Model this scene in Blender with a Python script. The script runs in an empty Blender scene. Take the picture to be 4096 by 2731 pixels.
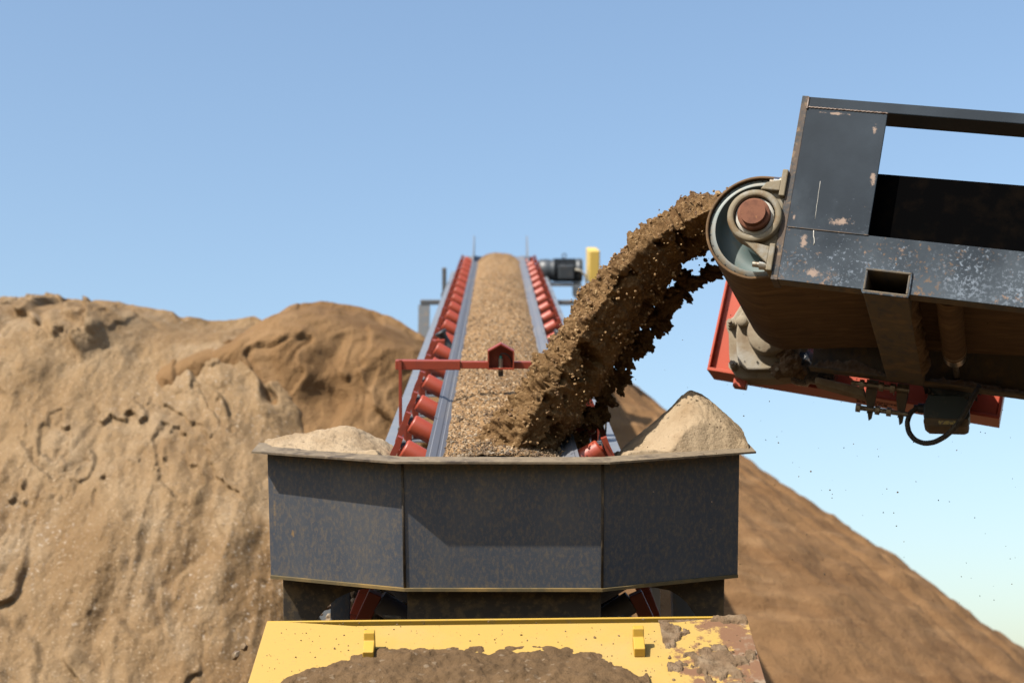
import bpy, math, random
import numpy as np
from mathutils import Vector, Matrix

rnd = random.Random(7)
rng = np.random.default_rng(7)
SC = bpy.context.scene
COL = SC.collection
EYE = 1.75                      # eye height above the yard

# ------------------------------------------------------------------ camera, sky, sun, exposure
cd = bpy.data.cameras.new('camera')
cam = bpy.data.objects.new('camera', cd); COL.objects.link(cam)
cam.location = (0, 0, EYE); cam.rotation_euler = (math.radians(105), 0, 0)
cd.lens = 55; cd.sensor_width = 36; cd.clip_end = 5000; cd.clip_start = .1
cd.dof.use_dof = True; cd.dof.focus_distance = 5.9; cd.dof.aperture_fstop = 2.6
SC.camera = cam

SUN = Vector((-.49, -.50, .714)).normalized()      # direction towards the sun
wd = bpy.data.worlds.new('World'); SC.world = wd; wd.use_nodes = True
nt = wd.node_tree; bg = nt.nodes['Background']
sky = nt.nodes.new('ShaderNodeTexSky'); sky.sky_type = 'NISHITA'; sky.sun_disc = False
sky.sun_elevation = math.asin(SUN.z)
sky.sun_rotation = math.atan2(SUN.x, SUN.y)
sky.altitude = 300; sky.air_density = 1.5; sky.dust_density = 2.8; sky.ozone_density = 3
nt.links.new(sky.outputs[0], bg.inputs[0]); bg.inputs[1].default_value = .115
sl = bpy.data.lights.new('sun', 'SUN'); sl.energy = 5.0; sl.angle = math.radians(.53); sl.color = (1, .93, .83)
so = bpy.data.objects.new('sun', sl); COL.objects.link(so)
so.rotation_euler = SUN.to_track_quat('Z', 'Y').to_euler(); so.location = (-20, -20, 40)
SC.view_settings.view_transform = 'Standard'; SC.view_settings.look = 'None'
SC.view_settings.exposure = .80; SC.view_settings.gamma = 1
SC.render.engine = 'CYCLES'; SC.cycles.use_denoising = True
SC.cycles.max_bounces = 6; SC.cycles.caustics_reflective = False; SC.cycles.caustics_refractive = False

# ------------------------------------------------------------------ frames of the two conveyors
def unit(v): v = np.array(v, float); return v / np.linalg.norm(v)
yawR, incR = .289, .2087
Rb = np.array([math.sin(yawR), math.cos(yawR), 0]); Rh = np.array([math.cos(yawR), -math.sin(yawR), 0])
Ra = Rh * math.cos(incR) + np.array([0, 0, -math.sin(incR)])
Rc = Rh * math.sin(incR) + np.array([0, 0, math.cos(incR)])
OR = np.array([.9595, 5.4, 1.6793 + EYE]); MR = np.stack([Ra, Rb, Rc], 1)
incS, yawS = math.radians(21.7285), math.radians(-.5966)
Sv = np.array([math.sin(yawS) * math.cos(incS), math.cos(yawS) * math.cos(incS), math.sin(incS)])
Sx = unit(np.cross(Sv, [0, 0, 1])); Su = np.cross(Sx, Sv)
OS = np.array([-.0367, 5.9144, 1.1094 + EYE]); MS = np.stack([Sx, Sv, Su], 1)
def mat4(M, O):
    m = Matrix.Identity(4)
    for i in range(3):
        for j in range(3): m[i][j] = M[i][j]
        m[i][3] = O[i]
    return m
FR, FS = mat4(MR, OR), mat4(MS, OS)
def toS(p): return MS.T @ (np.array(p) - OS)
def toR(p): return MR.T @ (np.array(p) - OR)

# ------------------------------------------------------------------ noise
_pm = rng.permutation(256); _pm = np.concatenate([_pm, _pm, _pm])
_gr = rng.normal(size=(256, 3)); _gr /= np.linalg.norm(_gr, axis=1)[:, None]
def perlin(P):
    P = np.asarray(P, float); I = np.floor(P).astype(int); F = P - I; I &= 255
    w = F * F * F * (F * (F * 6 - 15) + 10); out = 0
    for dx in (0, 1):
        wx = w[..., 0] if dx else 1 - w[..., 0]
        for dy in (0, 1):
            wy = w[..., 1] if dy else 1 - w[..., 1]
            for dz in (0, 1):
                wz = w[..., 2] if dz else 1 - w[..., 2]
                h = _pm[_pm[_pm[(I[..., 0] + dx) & 255] + ((I[..., 1] + dy) & 255)] + ((I[..., 2] + dz) & 255)]
                g = _gr[h]
                d = g[..., 0] * (F[..., 0] - dx) + g[..., 1] * (F[..., 1] - dy) + g[..., 2] * (F[..., 2] - dz)
                out = out + wx * wy * wz * d
    return out * 1.5
def fbm(P, oct=4, gain=.5, lac=2.03):
    P = np.asarray(P, float); s = 0; a = 1
    for i in range(oct):
        s = s + a * perlin(P + 17.3 * i); P = P * lac; a *= gain
    return s
def ridged(P, oct=4):
    P = np.asarray(P, float); s = 0; a = 1
    for i in range(oct):
        s = s + a * (1 - np.abs(perlin(P + 9.1 * i)) * 2); P = P * 2.1; a *= .5
    return s / 2
def worley(P):
    P = np.asarray(P, float); I = np.floor(P).astype(int); best = np.full(P.shape[:-1], 9.)
    for dx in (-1, 0, 1):
        for dy in (-1, 0, 1):
            for dz in (-1, 0, 1):
                c = I + np.array([dx, dy, dz])
                h = _pm[_pm[_pm[c[..., 0] & 255] + (c[..., 1] & 255)] + (c[..., 2] & 255)]
                q = c + .5 + .45 * _gr[h]
                best = np.minimum(best, ((P - q) ** 2).sum(-1))
    return np.sqrt(best)
def P3(*a):
    a = np.broadcast_arrays(*a); return np.stack(a, -1)
def smooth(e0, e1, x):
    t = np.clip((x - e0) / (e1 - e0), 0, 1); return t * t * (3 - 2 * t)

# ------------------------------------------------------------------ materials
MATS = {}
ALB = .72          # scales every paint and soil colour down to balance sun and exposure
def M(name, base, rough=.6, metal=0., layers=(), bump=None, bump2=None, spec=.5, coat=0):
    """layers: dict(color, scale, lo, hi, detail, stretch, grad=(vec, offset), rough, dist)"""
    if name in MATS: return MATS[name]
    base = tuple(ALB * c for c in base)
    m = bpy.data.materials.new(name); m.use_nodes = True; t = m.node_tree; N = t.nodes; L = t.links
    b = N['Principled BSDF']; b.inputs['Metallic'].default_value = metal
    b.inputs['Specular IOR Level'].default_value = spec; b.inputs['Coat Weight'].default_value = coat
    tc = N.new('ShaderNodeTexCoord'); o = tc.outputs['Object']
    def rgb(c):
        n = N.new('ShaderNodeRGB'); n.outputs[0].default_value = (*c, 1); return n.outputs[0]
    def val(v):
        n = N.new('ShaderNodeValue'); n.outputs[0].default_value = v; return n.outputs[0]
    col = rgb(base); ro = val(rough)
    for ly in layers:
        mp = N.new('ShaderNodeMapping'); mp.inputs['Scale'].default_value = ly.get('stretch', (1, 1, 1))
        mp.inputs['Location'].default_value = [rnd.uniform(0, 50) for _ in range(3)]
        L.new(o, mp.inputs[0])
        if ly.get('kind') == 'voronoi':
            no = N.new('ShaderNodeTexVoronoi'); no.inputs['Scale'].default_value = ly['scale']
            L.new(mp.outputs[0], no.inputs['Vector'])
            sp = N.new('ShaderNodeSeparateColor'); L.new(no.outputs['Color'], sp.inputs[0]); f = sp.outputs[0]
        else:
            no = N.new('ShaderNodeTexNoise'); no.inputs['Scale'].default_value = ly['scale']
            no.inputs['Detail'].default_value = ly.get('detail', 5); no.inputs['Roughness'].default_value = ly.get('nr', .6)
            no.inputs['Distortion'].default_value = ly.get('dist', 0)
            L.new(mp.outputs[0], no.inputs['Vector']); f = no.outputs['Fac']
        for g, off in ly.get('grads', ()):
            vm = N.new('ShaderNodeVectorMath'); vm.operation = 'DOT_PRODUCT'
            L.new(o, vm.inputs[0]); vm.inputs[1].default_value = g
            cl = N.new('ShaderNodeMath'); cl.operation = 'ADD'; L.new(vm.outputs['Value'], cl.inputs[0]); cl.inputs[1].default_value = off
            mm = N.new('ShaderNodeClamp'); mm.inputs['Min'].default_value = -.6; mm.inputs['Max'].default_value = ly.get('gmax', .6); L.new(cl.outputs[0], mm.inputs[0])
            ad = N.new('ShaderNodeMath'); ad.operation = 'ADD'; L.new(f, ad.inputs[0]); L.new(mm.outputs[0], ad.inputs[1]); f = ad.outputs[0]
        if 'spot' in ly:
            ce_, rv = ly['spot']
            sb = N.new('ShaderNodeVectorMath'); sb.operation = 'SUBTRACT'; L.new(o, sb.inputs[0]); sb.inputs[1].default_value = ce_
            dv = N.new('ShaderNodeVectorMath'); dv.operation = 'DIVIDE'; L.new(sb.outputs[0], dv.inputs[0]); dv.inputs[1].default_value = rv
            le = N.new('ShaderNodeVectorMath'); le.operation = 'LENGTH'; L.new(dv.outputs[0], le.inputs[0])
            mm = N.new('ShaderNodeMapRange'); mm.inputs['From Min'].default_value = 0; mm.inputs['From Max'].default_value = 2; mm.inputs['To Min'].default_value = .22; mm.inputs['To Max'].default_value = -.45
            L.new(le.outputs['Value'], mm.inputs[0])
            ad = N.new('ShaderNodeMath'); ad.operation = 'ADD'; L.new(f, ad.inputs[0]); L.new(mm.outputs[0], ad.inputs[1]); f = ad.outputs[0]
        mr = N.new('ShaderNodeMapRange'); mr.inputs['From Min'].default_value = ly['lo']; mr.inputs['From Max'].default_value = ly['hi']
        L.new(f, mr.inputs[0]); fac = mr.outputs[0]
        if 'amt' in ly:
            mu = N.new('ShaderNodeMath'); mu.operation = 'MULTIPLY'; L.new(fac, mu.inputs[0]); mu.inputs[1].default_value = ly['amt']; fac = mu.outputs[0]
        if 'mask' in ly:
            ms = ly['mask']; n2 = N.new('ShaderNodeTexNoise'); n2.inputs['Scale'].default_value = ms[0]; n2.inputs['Detail'].default_value = 4
            L.new(mp.outputs[0], n2.inputs['Vector'])
            m2 = N.new('ShaderNodeMapRange'); m2.inputs['From Min'].default_value = ms[1]; m2.inputs['From Max'].default_value = ms[2]
            L.new(n2.outputs['Fac'], m2.inputs[0])
            mu = N.new('ShaderNodeMath'); mu.operation = 'MULTIPLY'; L.new(fac, mu.inputs[0]); L.new(m2.outputs[0], mu.inputs[1]); fac = mu.outputs[0]
        mx = N.new('ShaderNodeMix'); mx.data_type = 'RGBA'
        L.new(fac, mx.inputs[0]); L.new(col, mx.inputs[6]); mx.inputs[7].default_value = (*[ALB * c for c in ly['color']], 1); col = mx.outputs[2]
        if 'rough' in ly:
            mf = N.new('ShaderNodeMix'); L.new(fac, mf.inputs[0]); L.new(ro, mf.inputs[2]); mf.inputs[3].default_value = ly['rough']; ro = mf.outputs[0]
    L.new(col, b.inputs['Base Color']); L.new(ro, b.inputs['Roughness'])
    prev = None
    for bp in (bump, bump2):
        if not bp: continue
        no = N.new('ShaderNodeTexNoise'); no.inputs['Scale'].default_value = bp[0]; no.inputs['Detail'].default_value = 6
        no.inputs['Roughness'].default_value = .65
        L.new(o, no.inputs['Vector'])
        bn = N.new('ShaderNodeBump'); bn.inputs['Strength'].default_value = bp[1]; bn.inputs['Distance'].default_value = bp[2]
        L.new(no.outputs['Fac'], bn.inputs['Height'])
        if prev is not None: L.new(prev, bn.inputs['Normal'])
        prev = bn.outputs[0]
    if prev is not None: L.new(prev, b.inputs['Normal'])
    MATS[name] = m; return m
ly = dict
DUST = (.26, .18, .105)
M('pale_sand', (0.336, 0.226, 0.122), .95, layers=[
    ly(color=(0.242, 0.148, 0.0713), scale=.8, lo=.42, hi=.66, detail=8), ly(color=(0.403, 0.293, 0.178), scale=1.9, lo=.52, hi=.72, detail=8, stretch=(1, 1, .5)),
    ly(color=(0.538, 0.456, 0.357), scale=30, lo=.62, hi=.72, detail=2, mask=(.8, .44, .56)),
    ly(color=(0.197, 0.128, 0.0713), scale=20, lo=.62, hi=.76, detail=3, amt=.7), ly(color=(0.224, 0.148, 0.084), scale=48, lo=.52, hi=.70, detail=4, amt=.75), ly(color=(0.584, 0.465, 0.326), scale=60, lo=.60, hi=.70, detail=3, amt=.8)], bump=(26, .7, .035), bump2=(75, .8, .02), spec=.05)
M('brown_sand', (0.269, 0.16, 0.0749), .95, layers=[
    ly(color=(0.195, 0.109, 0.0479), scale=.9, lo=.4, hi=.65, detail=8), ly(color=(0.337, 0.212, 0.11), scale=1.8, lo=.55, hi=.75, detail=7),
    ly(color=(0.189, 0.104, 0.0449), scale=9, lo=.6, hi=.75, detail=3, amt=.6)], bump=(18, .7, .04), bump2=(60, .7, .02), spec=.1)
M('cone_sand', (0.219, 0.123, 0.0565), .95, layers=[
    ly(color=(0.163, 0.0873, 0.0386), scale=1.6, lo=.45, hi=.68, detail=8, stretch=(.5, .5, 2.2)), ly(color=(0.28, 0.166, 0.0817), scale=2.6, lo=.54, hi=.74, detail=6, stretch=(.4, .4, 2.4)),
    ly(color=(0.117, 0.0623, 0.0298), scale=7, lo=.6, hi=.72, detail=4, stretch=(.35, .35, 2.2), amt=.7)], bump=(7, .8, .05), bump2=(35, .5, .02), spec=.1)
M('heap_sand', (0.4, 0.304, 0.196), .95, layers=[ly(color=(0.304, 0.216, 0.128), scale=6, lo=.45, hi=.7, detail=6), ly(color=(0.2, 0.136, 0.08), scale=60, lo=.63, hi=.72, detail=2, amt=.7)],
  bump=(55, .7, .012), bump2=(190, .6, .004), spec=.1)
M('load_gravel', (0.31, 0.186, 0.0868), .9, layers=[ly(color=(0.205, 0.119, 0.0552), scale=3, lo=.42, hi=.68, detail=7, stretch=(1, .4, 1)),
    ly(kind='voronoi', color=(0.155, 0.0942, 0.0473), scale=90, lo=.55, hi=.75), ly(kind='voronoi', color=(0.447, 0.339, 0.217), scale=110, lo=.82, hi=.9)], bump=(70, .8, .012), spec=.1)
M('wet_soil', (0.194, 0.112, 0.0463), .9, layers=[ly(color=(0.124, 0.0663, 0.0255), scale=9, lo=.42, hi=.65, detail=7), ly(kind='voronoi', color=(0.256, 0.157, 0.0709), scale=85, lo=.72, hi=.9)],
  bump=(60, 1, .014), bump2=(170, .7, .005), spec=.15)
M('soil_grain', (0.281, 0.17, 0.0765), .8, layers=[ly(kind='voronoi', color=(0.374, 0.25, 0.119), scale=40, lo=.6, hi=.9), ly(kind='voronoi', color=(0.141, 0.0803, 0.0382), scale=33, lo=.55, hi=.8)], spec=.25)
M('pebble', (0.198, 0.135, 0.0752), .8, layers=[ly(kind='voronoi', color=(0.317, 0.254, 0.182), scale=37, lo=.80, hi=.9), ly(kind='voronoi', color=(0.119, 0.0792, 0.0515), scale=29, lo=.6, hi=.8)], spec=.3)
M('apron_soil', (0.154, 0.0949, 0.0474), .95, layers=[ly(color=(0.0997, 0.0619, 0.0306), scale=7, lo=.45, hi=.68, detail=7), ly(kind='voronoi', color=(0.217, 0.157, 0.0999), scale=70, lo=.95, hi=.99)],
  bump=(35, .9, .015), bump2=(120, .7, .006), spec=.15)
M('caked_dirt', (.20, .13, .075), .95, layers=[ly(color=(.30, .22, .14), scale=14, lo=.45, hi=.7), ly(color=(.12, .075, .04), scale=20, lo=.5, hi=.7)], bump=(45, 1, .012), bump2=(140, .8, .005), spec=.15)
M('yard_ground', (0.117, 0.0785, 0.0435), .95, layers=[ly(color=(0.087, 0.0565, 0.0305), scale=.3, lo=.4, hi=.7, detail=8)], bump=(5, .6, .05), spec=.1)
M('hopper_steel', (0.0759, 0.0897, 0.115), .5, metal=0, layers=[
    ly(color=(0.115, 0.121, 0.132), scale=5, lo=.45, hi=.72, detail=6, amt=.7, stretch=(1, 1, .5)),
    ly(color=(0.196, 0.161, 0.121), scale=70, lo=.47, hi=.70, detail=6, nr=.75, stretch=(1.1, 1, .6), amt=.85),
    ly(color=(0.218, 0.167, 0.103), scale=26, lo=.56, hi=.80, detail=7, nr=.75, stretch=(1.2, 1, .7), amt=.6, grads=[((0, 0, -.25), -.08)]),
    ly(color=(0.253, 0.138, 0.0575), scale=9, lo=.74, hi=.78, detail=6, amt=.8), ly(color=(0.299, 0.196, 0.0978), scale=30, lo=.52, hi=.68, detail=6, spot=((-.83, .2, -.33), (.014, 9, .02)), amt=.9), ly(color=(0.276, 0.196, 0.115), scale=40, lo=.55, hi=.75, detail=6, spot=((-.905, .2, -.22), (.016, 9, .2)), amt=.8), ly(color=(0.253, 0.184, 0.103), scale=40, lo=.56, hi=.78, detail=6, spot=((0, 0, .0), (9, 9, .05)), amt=.6)], bump=(130, .15, .002), spec=.22)
M('lip_dust', (0.209, 0.164, 0.112), .9, layers=[ly(color=(0.0976, 0.0767, 0.0593), scale=14, lo=.48, hi=.65, detail=6), ly(color=(0.293, 0.23, 0.153), scale=30, lo=.55, hi=.7)], bump=(80, .5, .004), spec=.2)
M('bounce_lit_edge', (.13, .10, .05), .7, layers=[ly(color=(.26, .17, .06), scale=9, lo=.45, hi=.65)], spec=.3)  # bottom lip: yellow light bounced off the apron, painted into its colour
M('dark_under', (.05, .042, .034), .75, layers=[ly(color=(.13, .092, .05), scale=22, lo=.48, hi=.66, detail=6), ly(color=(.16, .12, .07), scale=70, lo=.6, hi=.72, amt=.7)], spec=.3)
M('yellow_paint', (0.486, 0.315, 0.0746), .55, layers=[
    ly(color=(0.433, 0.315, 0.159), scale=2.2, lo=.5, hi=.75, amt=.5),
    ly(color=(.19, .095, .048), scale=7, lo=.62, hi=.68, detail=9, nr=.7, grads=[((.62, -.18, 0), -.34)], gmax=.34, rough=.9),
    ly(color=(.27, .20, .135), scale=10, lo=.66, hi=.74, detail=8, nr=.7, grads=[((.62, 0, 0), -.40)], gmax=.22, rough=.95),
    ly(color=(0.26, 0.183, 0.0998), scale=150, lo=.60, hi=.72, detail=4, amt=.6)], bump=(60, .1, .003), spec=.4)
M('yellow_plain', (0.527, 0.323, 0.0425), .5, layers=[ly(color=(0.34, 0.238, 0.102), scale=30, lo=.55, hi=.72, amt=.6)], spec=.4)
M('guard_yellow', (.75, .52, .12), .5)
M('red_paint', (0.306, 0.0493, 0.0238), .45, layers=[ly(color=(0.23, 0.0425, 0.0272), scale=14, lo=.5, hi=.7), ly(color=(0.187, 0.119, 0.0765), scale=60, lo=.66, hi=.74, detail=3, amt=.6)], bump=(120, .06, .002), spec=.5)
M('red_roller', (0.352, 0.0546, 0.0238), .45, layers=[ly(color=(0.22, 0.0396, 0.0264), scale=18, lo=.5, hi=.7), ly(color=(0.141, 0.114, 0.0968), scale=40, lo=.68, hi=.74, amt=.8)], spec=.5)
M('guard_red', (.50, .092, .050), .45, layers=[ly(color=(.44, .085, .05), scale=7, lo=.5, hi=.7), ly(color=(.2, .09, .05), scale=60, lo=.7, hi=.76, amt=.7)], spec=.3)
M('belt_rubber', (0.14, 0.149, 0.176), .6, layers=[ly(color=(0.207, 0.194, 0.18), scale=5, lo=.45, hi=.7, stretch=(4, .3, 1), amt=.7), ly(color=DUST, scale=40, lo=.62, hi=.75, amt=.6)], bump=(90, .1, .002), spec=.4)
M('belt_groove', (.10, .108, .13), .6)
M('galvanised', (0.255, 0.281, 0.315), .5, metal=.35, layers=[ly(color=(0.306, 0.315, 0.323), scale=10, lo=.45, hi=.7), ly(color=DUST, scale=26, lo=.6, hi=.74, amt=.7)], bump=(120, .05, .002))
M('frame_grey', (.12, .135, .15), .6, layers=[ly(color=DUST, scale=20, lo=.5, hi=.72, amt=.6)])
M('motor_grey', (.055, .066, .078), .45, layers=[ly(color=(.12, .11, .10), scale=16, lo=.55, hi=.72, amt=.6)])
M('black_rubber', (.0025, .0025, .0027), .9, layers=[ly(color=(.006, .0045, .0035), scale=12, lo=.5, hi=.7)], spec=0)
M('black_plastic', (.022, .024, .027), .5)
M('blue_grey_paint', (.027, .036, .047), .55, layers=[
    ly(color=(.050, .066, .085), scale=2.5, lo=.45, hi=.75, detail=6, amt=.7),
    ly(color=(.085, .105, .125), scale=4, lo=.40, hi=.75, detail=7, grads=[((.02, 0, -1.1), .20)], gmax=.24, amt=.75),
    ly(color=(.20, .24, .29), scale=75, lo=.56, hi=.66, detail=5, nr=.7, grads=[((.10, 0, -.55), .035)], gmax=.075, mask=(6, .40, .60)),
    ly(color=(.27, .185, .135), scale=11, lo=.615, hi=.66, detail=9, nr=.75, grads=[((.03, 0, -.22), .03)], gmax=.045, rough=.8),
    ly(color=(.23, .14, .075), scale=60, lo=.57, hi=.68, detail=5, mask=(4, .50, .60), grads=[((.05, 0, -.4), .03)], gmax=.06, rough=.85, amt=.8),
    *[ly(color=(.36, .27, .215), scale=28, lo=.56, hi=.66, detail=8, nr=.7, spot=(c_, r_), rough=.8, amt=.9) for c_, r_ in (((.19, 0, .238), (.085, 9, .026)), ((.11, 0, .650), (.09, 9, .010)), ((.275, 0, .42), (.022, 9, .045)), ((.255, 0, .60), (.022, 9, .035)), ((.07, 0, .16), (.02, 9, .06)), ((.12, 0, .04), (.06, 9, .03)), ((.02, 0, .24), (.012, 9, .03)))]],
    bump=(90, .12, .002), spec=.09)
M('rust_edge', (.10, .07, .05), .8, layers=[ly(color=(.04, .045, .05), scale=22, lo=.45, hi=.6), ly(color=(.22, .15, .09), scale=40, lo=.57, hi=.70)], bump=(120, .3, .003))
M('weld', (.22, .17, .14), .5, metal=.4, layers=[ly(color=(.09, .05, .03), scale=60, lo=.5, hi=.62)])
M('rust_steel', (.20, .085, .05), .85, layers=[ly(color=(.13, .055, .035), scale=30, lo=.45, hi=.65), ly(color=(.36, .17, .07), scale=60, lo=.64, hi=.74)], bump=(160, .3, .002), spec=.2)
M('bearing_cast', (0.216, 0.176, 0.112), .7, layers=[ly(color=(0.16, 0.096, 0.04), scale=12, lo=.5, hi=.68), ly(color=(0.272, 0.256, 0.216), scale=25, lo=.52, hi=.7)], bump=(110, .25, .003), spec=.35)
M('bearing_white', (.55, .53, .47), .6)
M('dark_recess', (.035, .03, .025), .85)
M('teal_paint', (0.124, 0.172, 0.168), .55, layers=[ly(color=(0.192, 0.2, 0.176), scale=8, lo=.45, hi=.7, amt=.7), ly(color=(0.208, 0.16, 0.096), scale=26, lo=.6, hi=.72, amt=.6)], spec=.4)
M('ring_metal', (0.184, 0.192, 0.176), .5, metal=.2, layers=[ly(color=(0.224, 0.16, 0.088), scale=14, lo=.5, hi=.68), ly(color=(0.112, 0.16, 0.16), scale=9, lo=.5, hi=.7)], bump=(100, .15, .002))
M('dusty_belt', (0.15, 0.09, 0.045), .85, layers=[ly(color=(0.0938, 0.0562, 0.03), scale=7, lo=.4, hi=.7, stretch=(.6, 3, 3)), ly(color=(0.213, 0.131, 0.0625), scale=14, lo=.52, hi=.7, stretch=(.5, 2, 2))], bump=(40, .35, .004), spec=.2)
M('dusty_tube', (0.131, 0.104, 0.0688), .8, layers=[ly(color=(0.0625, 0.0688, 0.075), scale=11, lo=.5, hi=.7, stretch=(2.5, .8, 1)), ly(color=(0.275, 0.169, 0.075), scale=8, lo=.52, hi=.72)], bump=(60, .3, .003))
M('dusty_gear', (0.332, 0.278, 0.196), .8, layers=[ly(color=(0.231, 0.17, 0.109), scale=9, lo=.45, hi=.68), ly(color=(0.381, 0.365, 0.326), scale=5, lo=.55, hi=.72)], bump=(70, .4, .004), spec=.25)
M('oily', (.03, .034, .04), .22, layers=[ly(color=(.13, .10, .075), scale=22, lo=.52, hi=.66, rough=.7)], bump=(120, .8, .006))
M('bright_steel', (.62, .60, .56), .28, metal=1.)
M('zinc', (.34, .30, .24), .45, metal=.7, layers=[ly(color=(.16, .12, .08), scale=40, lo=.5, hi=.65)])
M('teal_box', (.012, .030, .038), .5, layers=[ly(color=(.10, .085, .06), scale=18, lo=.55, hi=.72, amt=.7)])
M('cable', (.045, .04, .034), .7, layers=[ly(color=(.11, .09, .06), scale=25, lo=.5, hi=.7)])
M('beige_cable', (.36, .33, .27), .7)
M('sticker', (.55, .45, .16), .6, layers=[ly(kind='voronoi', color=(.2, .18, .14), scale=160, lo=.5, hi=.6)])
M('ink', (.03, .012, .012), .7)
M('white_paint', (.6, .6, .58), .6)
M('sensor_steel', (.30, .27, .22), .5, metal=.5)
M('sensor_green', (.05, .26, .22), .5)
M('speck', (.10, .06, .03), .9)

# ------------------------------------------------------------------ mesh builder
class MB:
    def __init__(s): s.v = []; s.f = []; s.sm = []
    def add(s, vs, fs, smooth=False):
        k = len(s.v); s.v += [tuple(map(float, q)) for q in vs]
        for f in fs: s.f.append(tuple(k + i for i in f)); s.sm.append(smooth)
        return s
    def box(s, lo, hi):
        (a, b, c), (d, e, f) = lo, hi
        return s.add([(a, b, c), (d, b, c), (d, e, c), (a, e, c), (a, b, f), (d, b, f), (d, e, f), (a, e, f)],
              [(0, 3, 2, 1), (4, 5, 6, 7), (0, 1, 5, 4), (1, 2, 6, 5), (2, 3, 7, 6), (3, 0, 4, 7)])
    def hexa(s, q):  # 8 corners, bottom 4 then top 4
        return s.add(q, [(0, 3, 2, 1), (4, 5, 6, 7), (0, 1, 5, 4), (1, 2, 6, 5), (2, 3, 7, 6), (3, 0, 4, 7)])
    def prism(s, poly, ax, lo, hi):
        """poly in the plane of the two other axes (in order), extruded along axis ax"""
        n = len(poly); vs = []
        for h in (lo, hi):
            for p in poly:
                q = list(p); q.insert(ax, h); vs.append(q)
        return s.add(vs, [tuple(range(n))[::-1], tuple(range(n, 2 * n))] + [(i, (i + 1) % n, n + (i + 1) % n, n + i) for i in range(n)])
    def lathe(s, c, axis, prof, n=32, closed=False):
        c = np.array(c, float); w = unit(axis); t = unit(np.cross(w, [.3, .9, .2])); u = np.cross(w, t)
        vs = []; fs = []
        for (r, h) in prof:
            for i in range(n):
                a = 2 * math.pi * i / n; vs.append(c + w * h + r * (t * math.cos(a) + u * math.sin(a)))
        m = len(prof)
        for j in range(m if closed else m - 1):
            for i in range(n):
                j2 = (j + 1) % m
                fs.append((j * n + i, j * n + (i + 1) % n, j2 * n + (i + 1) % n, j2 * n + i))
        return s.add(vs, fs, True)
    def cyl(s, p0, p1, r, r1=None, n=24):
        p0 = np.array(p0, float); p1 = np.array(p1, float); r1 = r if r1 is None else r1
        w = unit(p1 - p0); t = unit(np.cross(w, [.3, .9, .2])); u = np.cross(w, t); vs = []
        for p, q in ((p0, r), (p1, r1)):
            for i in range(n):
                a = 2 * math.pi * i / n; vs.append(p + q * (t * math.cos(a) + u * math.sin(a)))
        s.add(vs, [(i, (i + 1) % n, n + (i + 1) % n, n + i) for i in range(n)], True)
        s.add(vs, [tuple(range(n))[::-1], tuple(range(n, 2 * n))], False)
        return s
    def tube(s, pts, r, n=10):
        pts = [np.array(p, float) for p in pts]; vs = []; fs = []; up = np.array([.123, .31, .94])
        for k, p in enumerate(pts):
            d = unit(pts[min(k + 1, len(pts) - 1)] - pts[max(k - 1, 0)])
            t = unit(np.cross(d, up)); u = np.cross(t, d); up = u
            for i in range(n):
                a = 2 * math.pi * i / n; vs.append(p + r * (t * math.cos(a) + u * math.sin(a)))
        for k in range(len(pts) - 1):
            for i in range(n): fs.append((k * n + i, k * n + (i + 1) % n, (k + 1) * n + (i + 1) % n, (k + 1) * n + i))
        fs += [tuple(range(n))[::-1], tuple(range((len(pts) - 1) * n, len(pts) * n))]
        return s.add(vs, fs, True)
    def strip(s, pts, w, ax, lo, hi):
        """flat bar of width w bent along 2-D pts, extruded along ax"""
        pts = np.array(pts, float); L = []; R_ = []
        for k in range(len(pts)):
            d = unit(pts[min(k + 1, len(pts) - 1)] - pts[max(k - 1, 0)]); nrm = np.array([-d[1], d[0]])
            L.append(pts[k] + nrm * w / 2); R_.append(pts[k] - nrm * w / 2)
        for k in range(len(pts) - 1):
            q = [R_[k], R_[k + 1], L[k + 1], L[k]]
            s.prism(q, ax, lo, hi)
        return s
    def mesh(s, name):
        m = bpy.data.meshes.new(name); m.from_pydata(s.v, [], s.f)
        m.polygons.foreach_set('use_smooth', s.sm); m.update(); return m
    def build(s, name, mat, parent=None, bevel=0, kind=None):
        return obj(name, s.mesh(name), mat, parent, bevel, kind)
def fixnormals(me):
    import bmesh
    b = bmesh.new(); b.from_mesh(me); bmesh.ops.recalc_face_normals(b, faces=b.faces); b.to_mesh(me); b.free()
def obj(name, me, mat, parent=None, bevel=0, kind=None):
    if len(me.polygons) < 3000: fixnormals(me)
    if not me.materials: me.materials.append(MATS[mat])
    o = bpy.data.objects.new(name, me); COL.objects.link(o)
    if parent is not None: o.parent = parent
    if bevel:
        bv = o.modifiers.new('bevel', 'BEVEL'); bv.width = bevel; bv.segments = 2; bv.limit_method = 'ANGLE'; bv.angle_limit = math.radians(40)
    if kind: o['kind'] = kind
    return o
def tag(o, label, cat, group=None, kind=None):
    o['label'] = label
    if cat: o['category'] = cat
    if group: o['group'] = group
    if kind: o['kind'] = kind
    return o
def empty(name, mat, label, cat, group=None):
    o = bpy.data.objects.new(name, None); o.empty_display_size = .1; COL.objects.link(o); o.matrix_world = mat
    return tag(o, label, cat, group)
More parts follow.
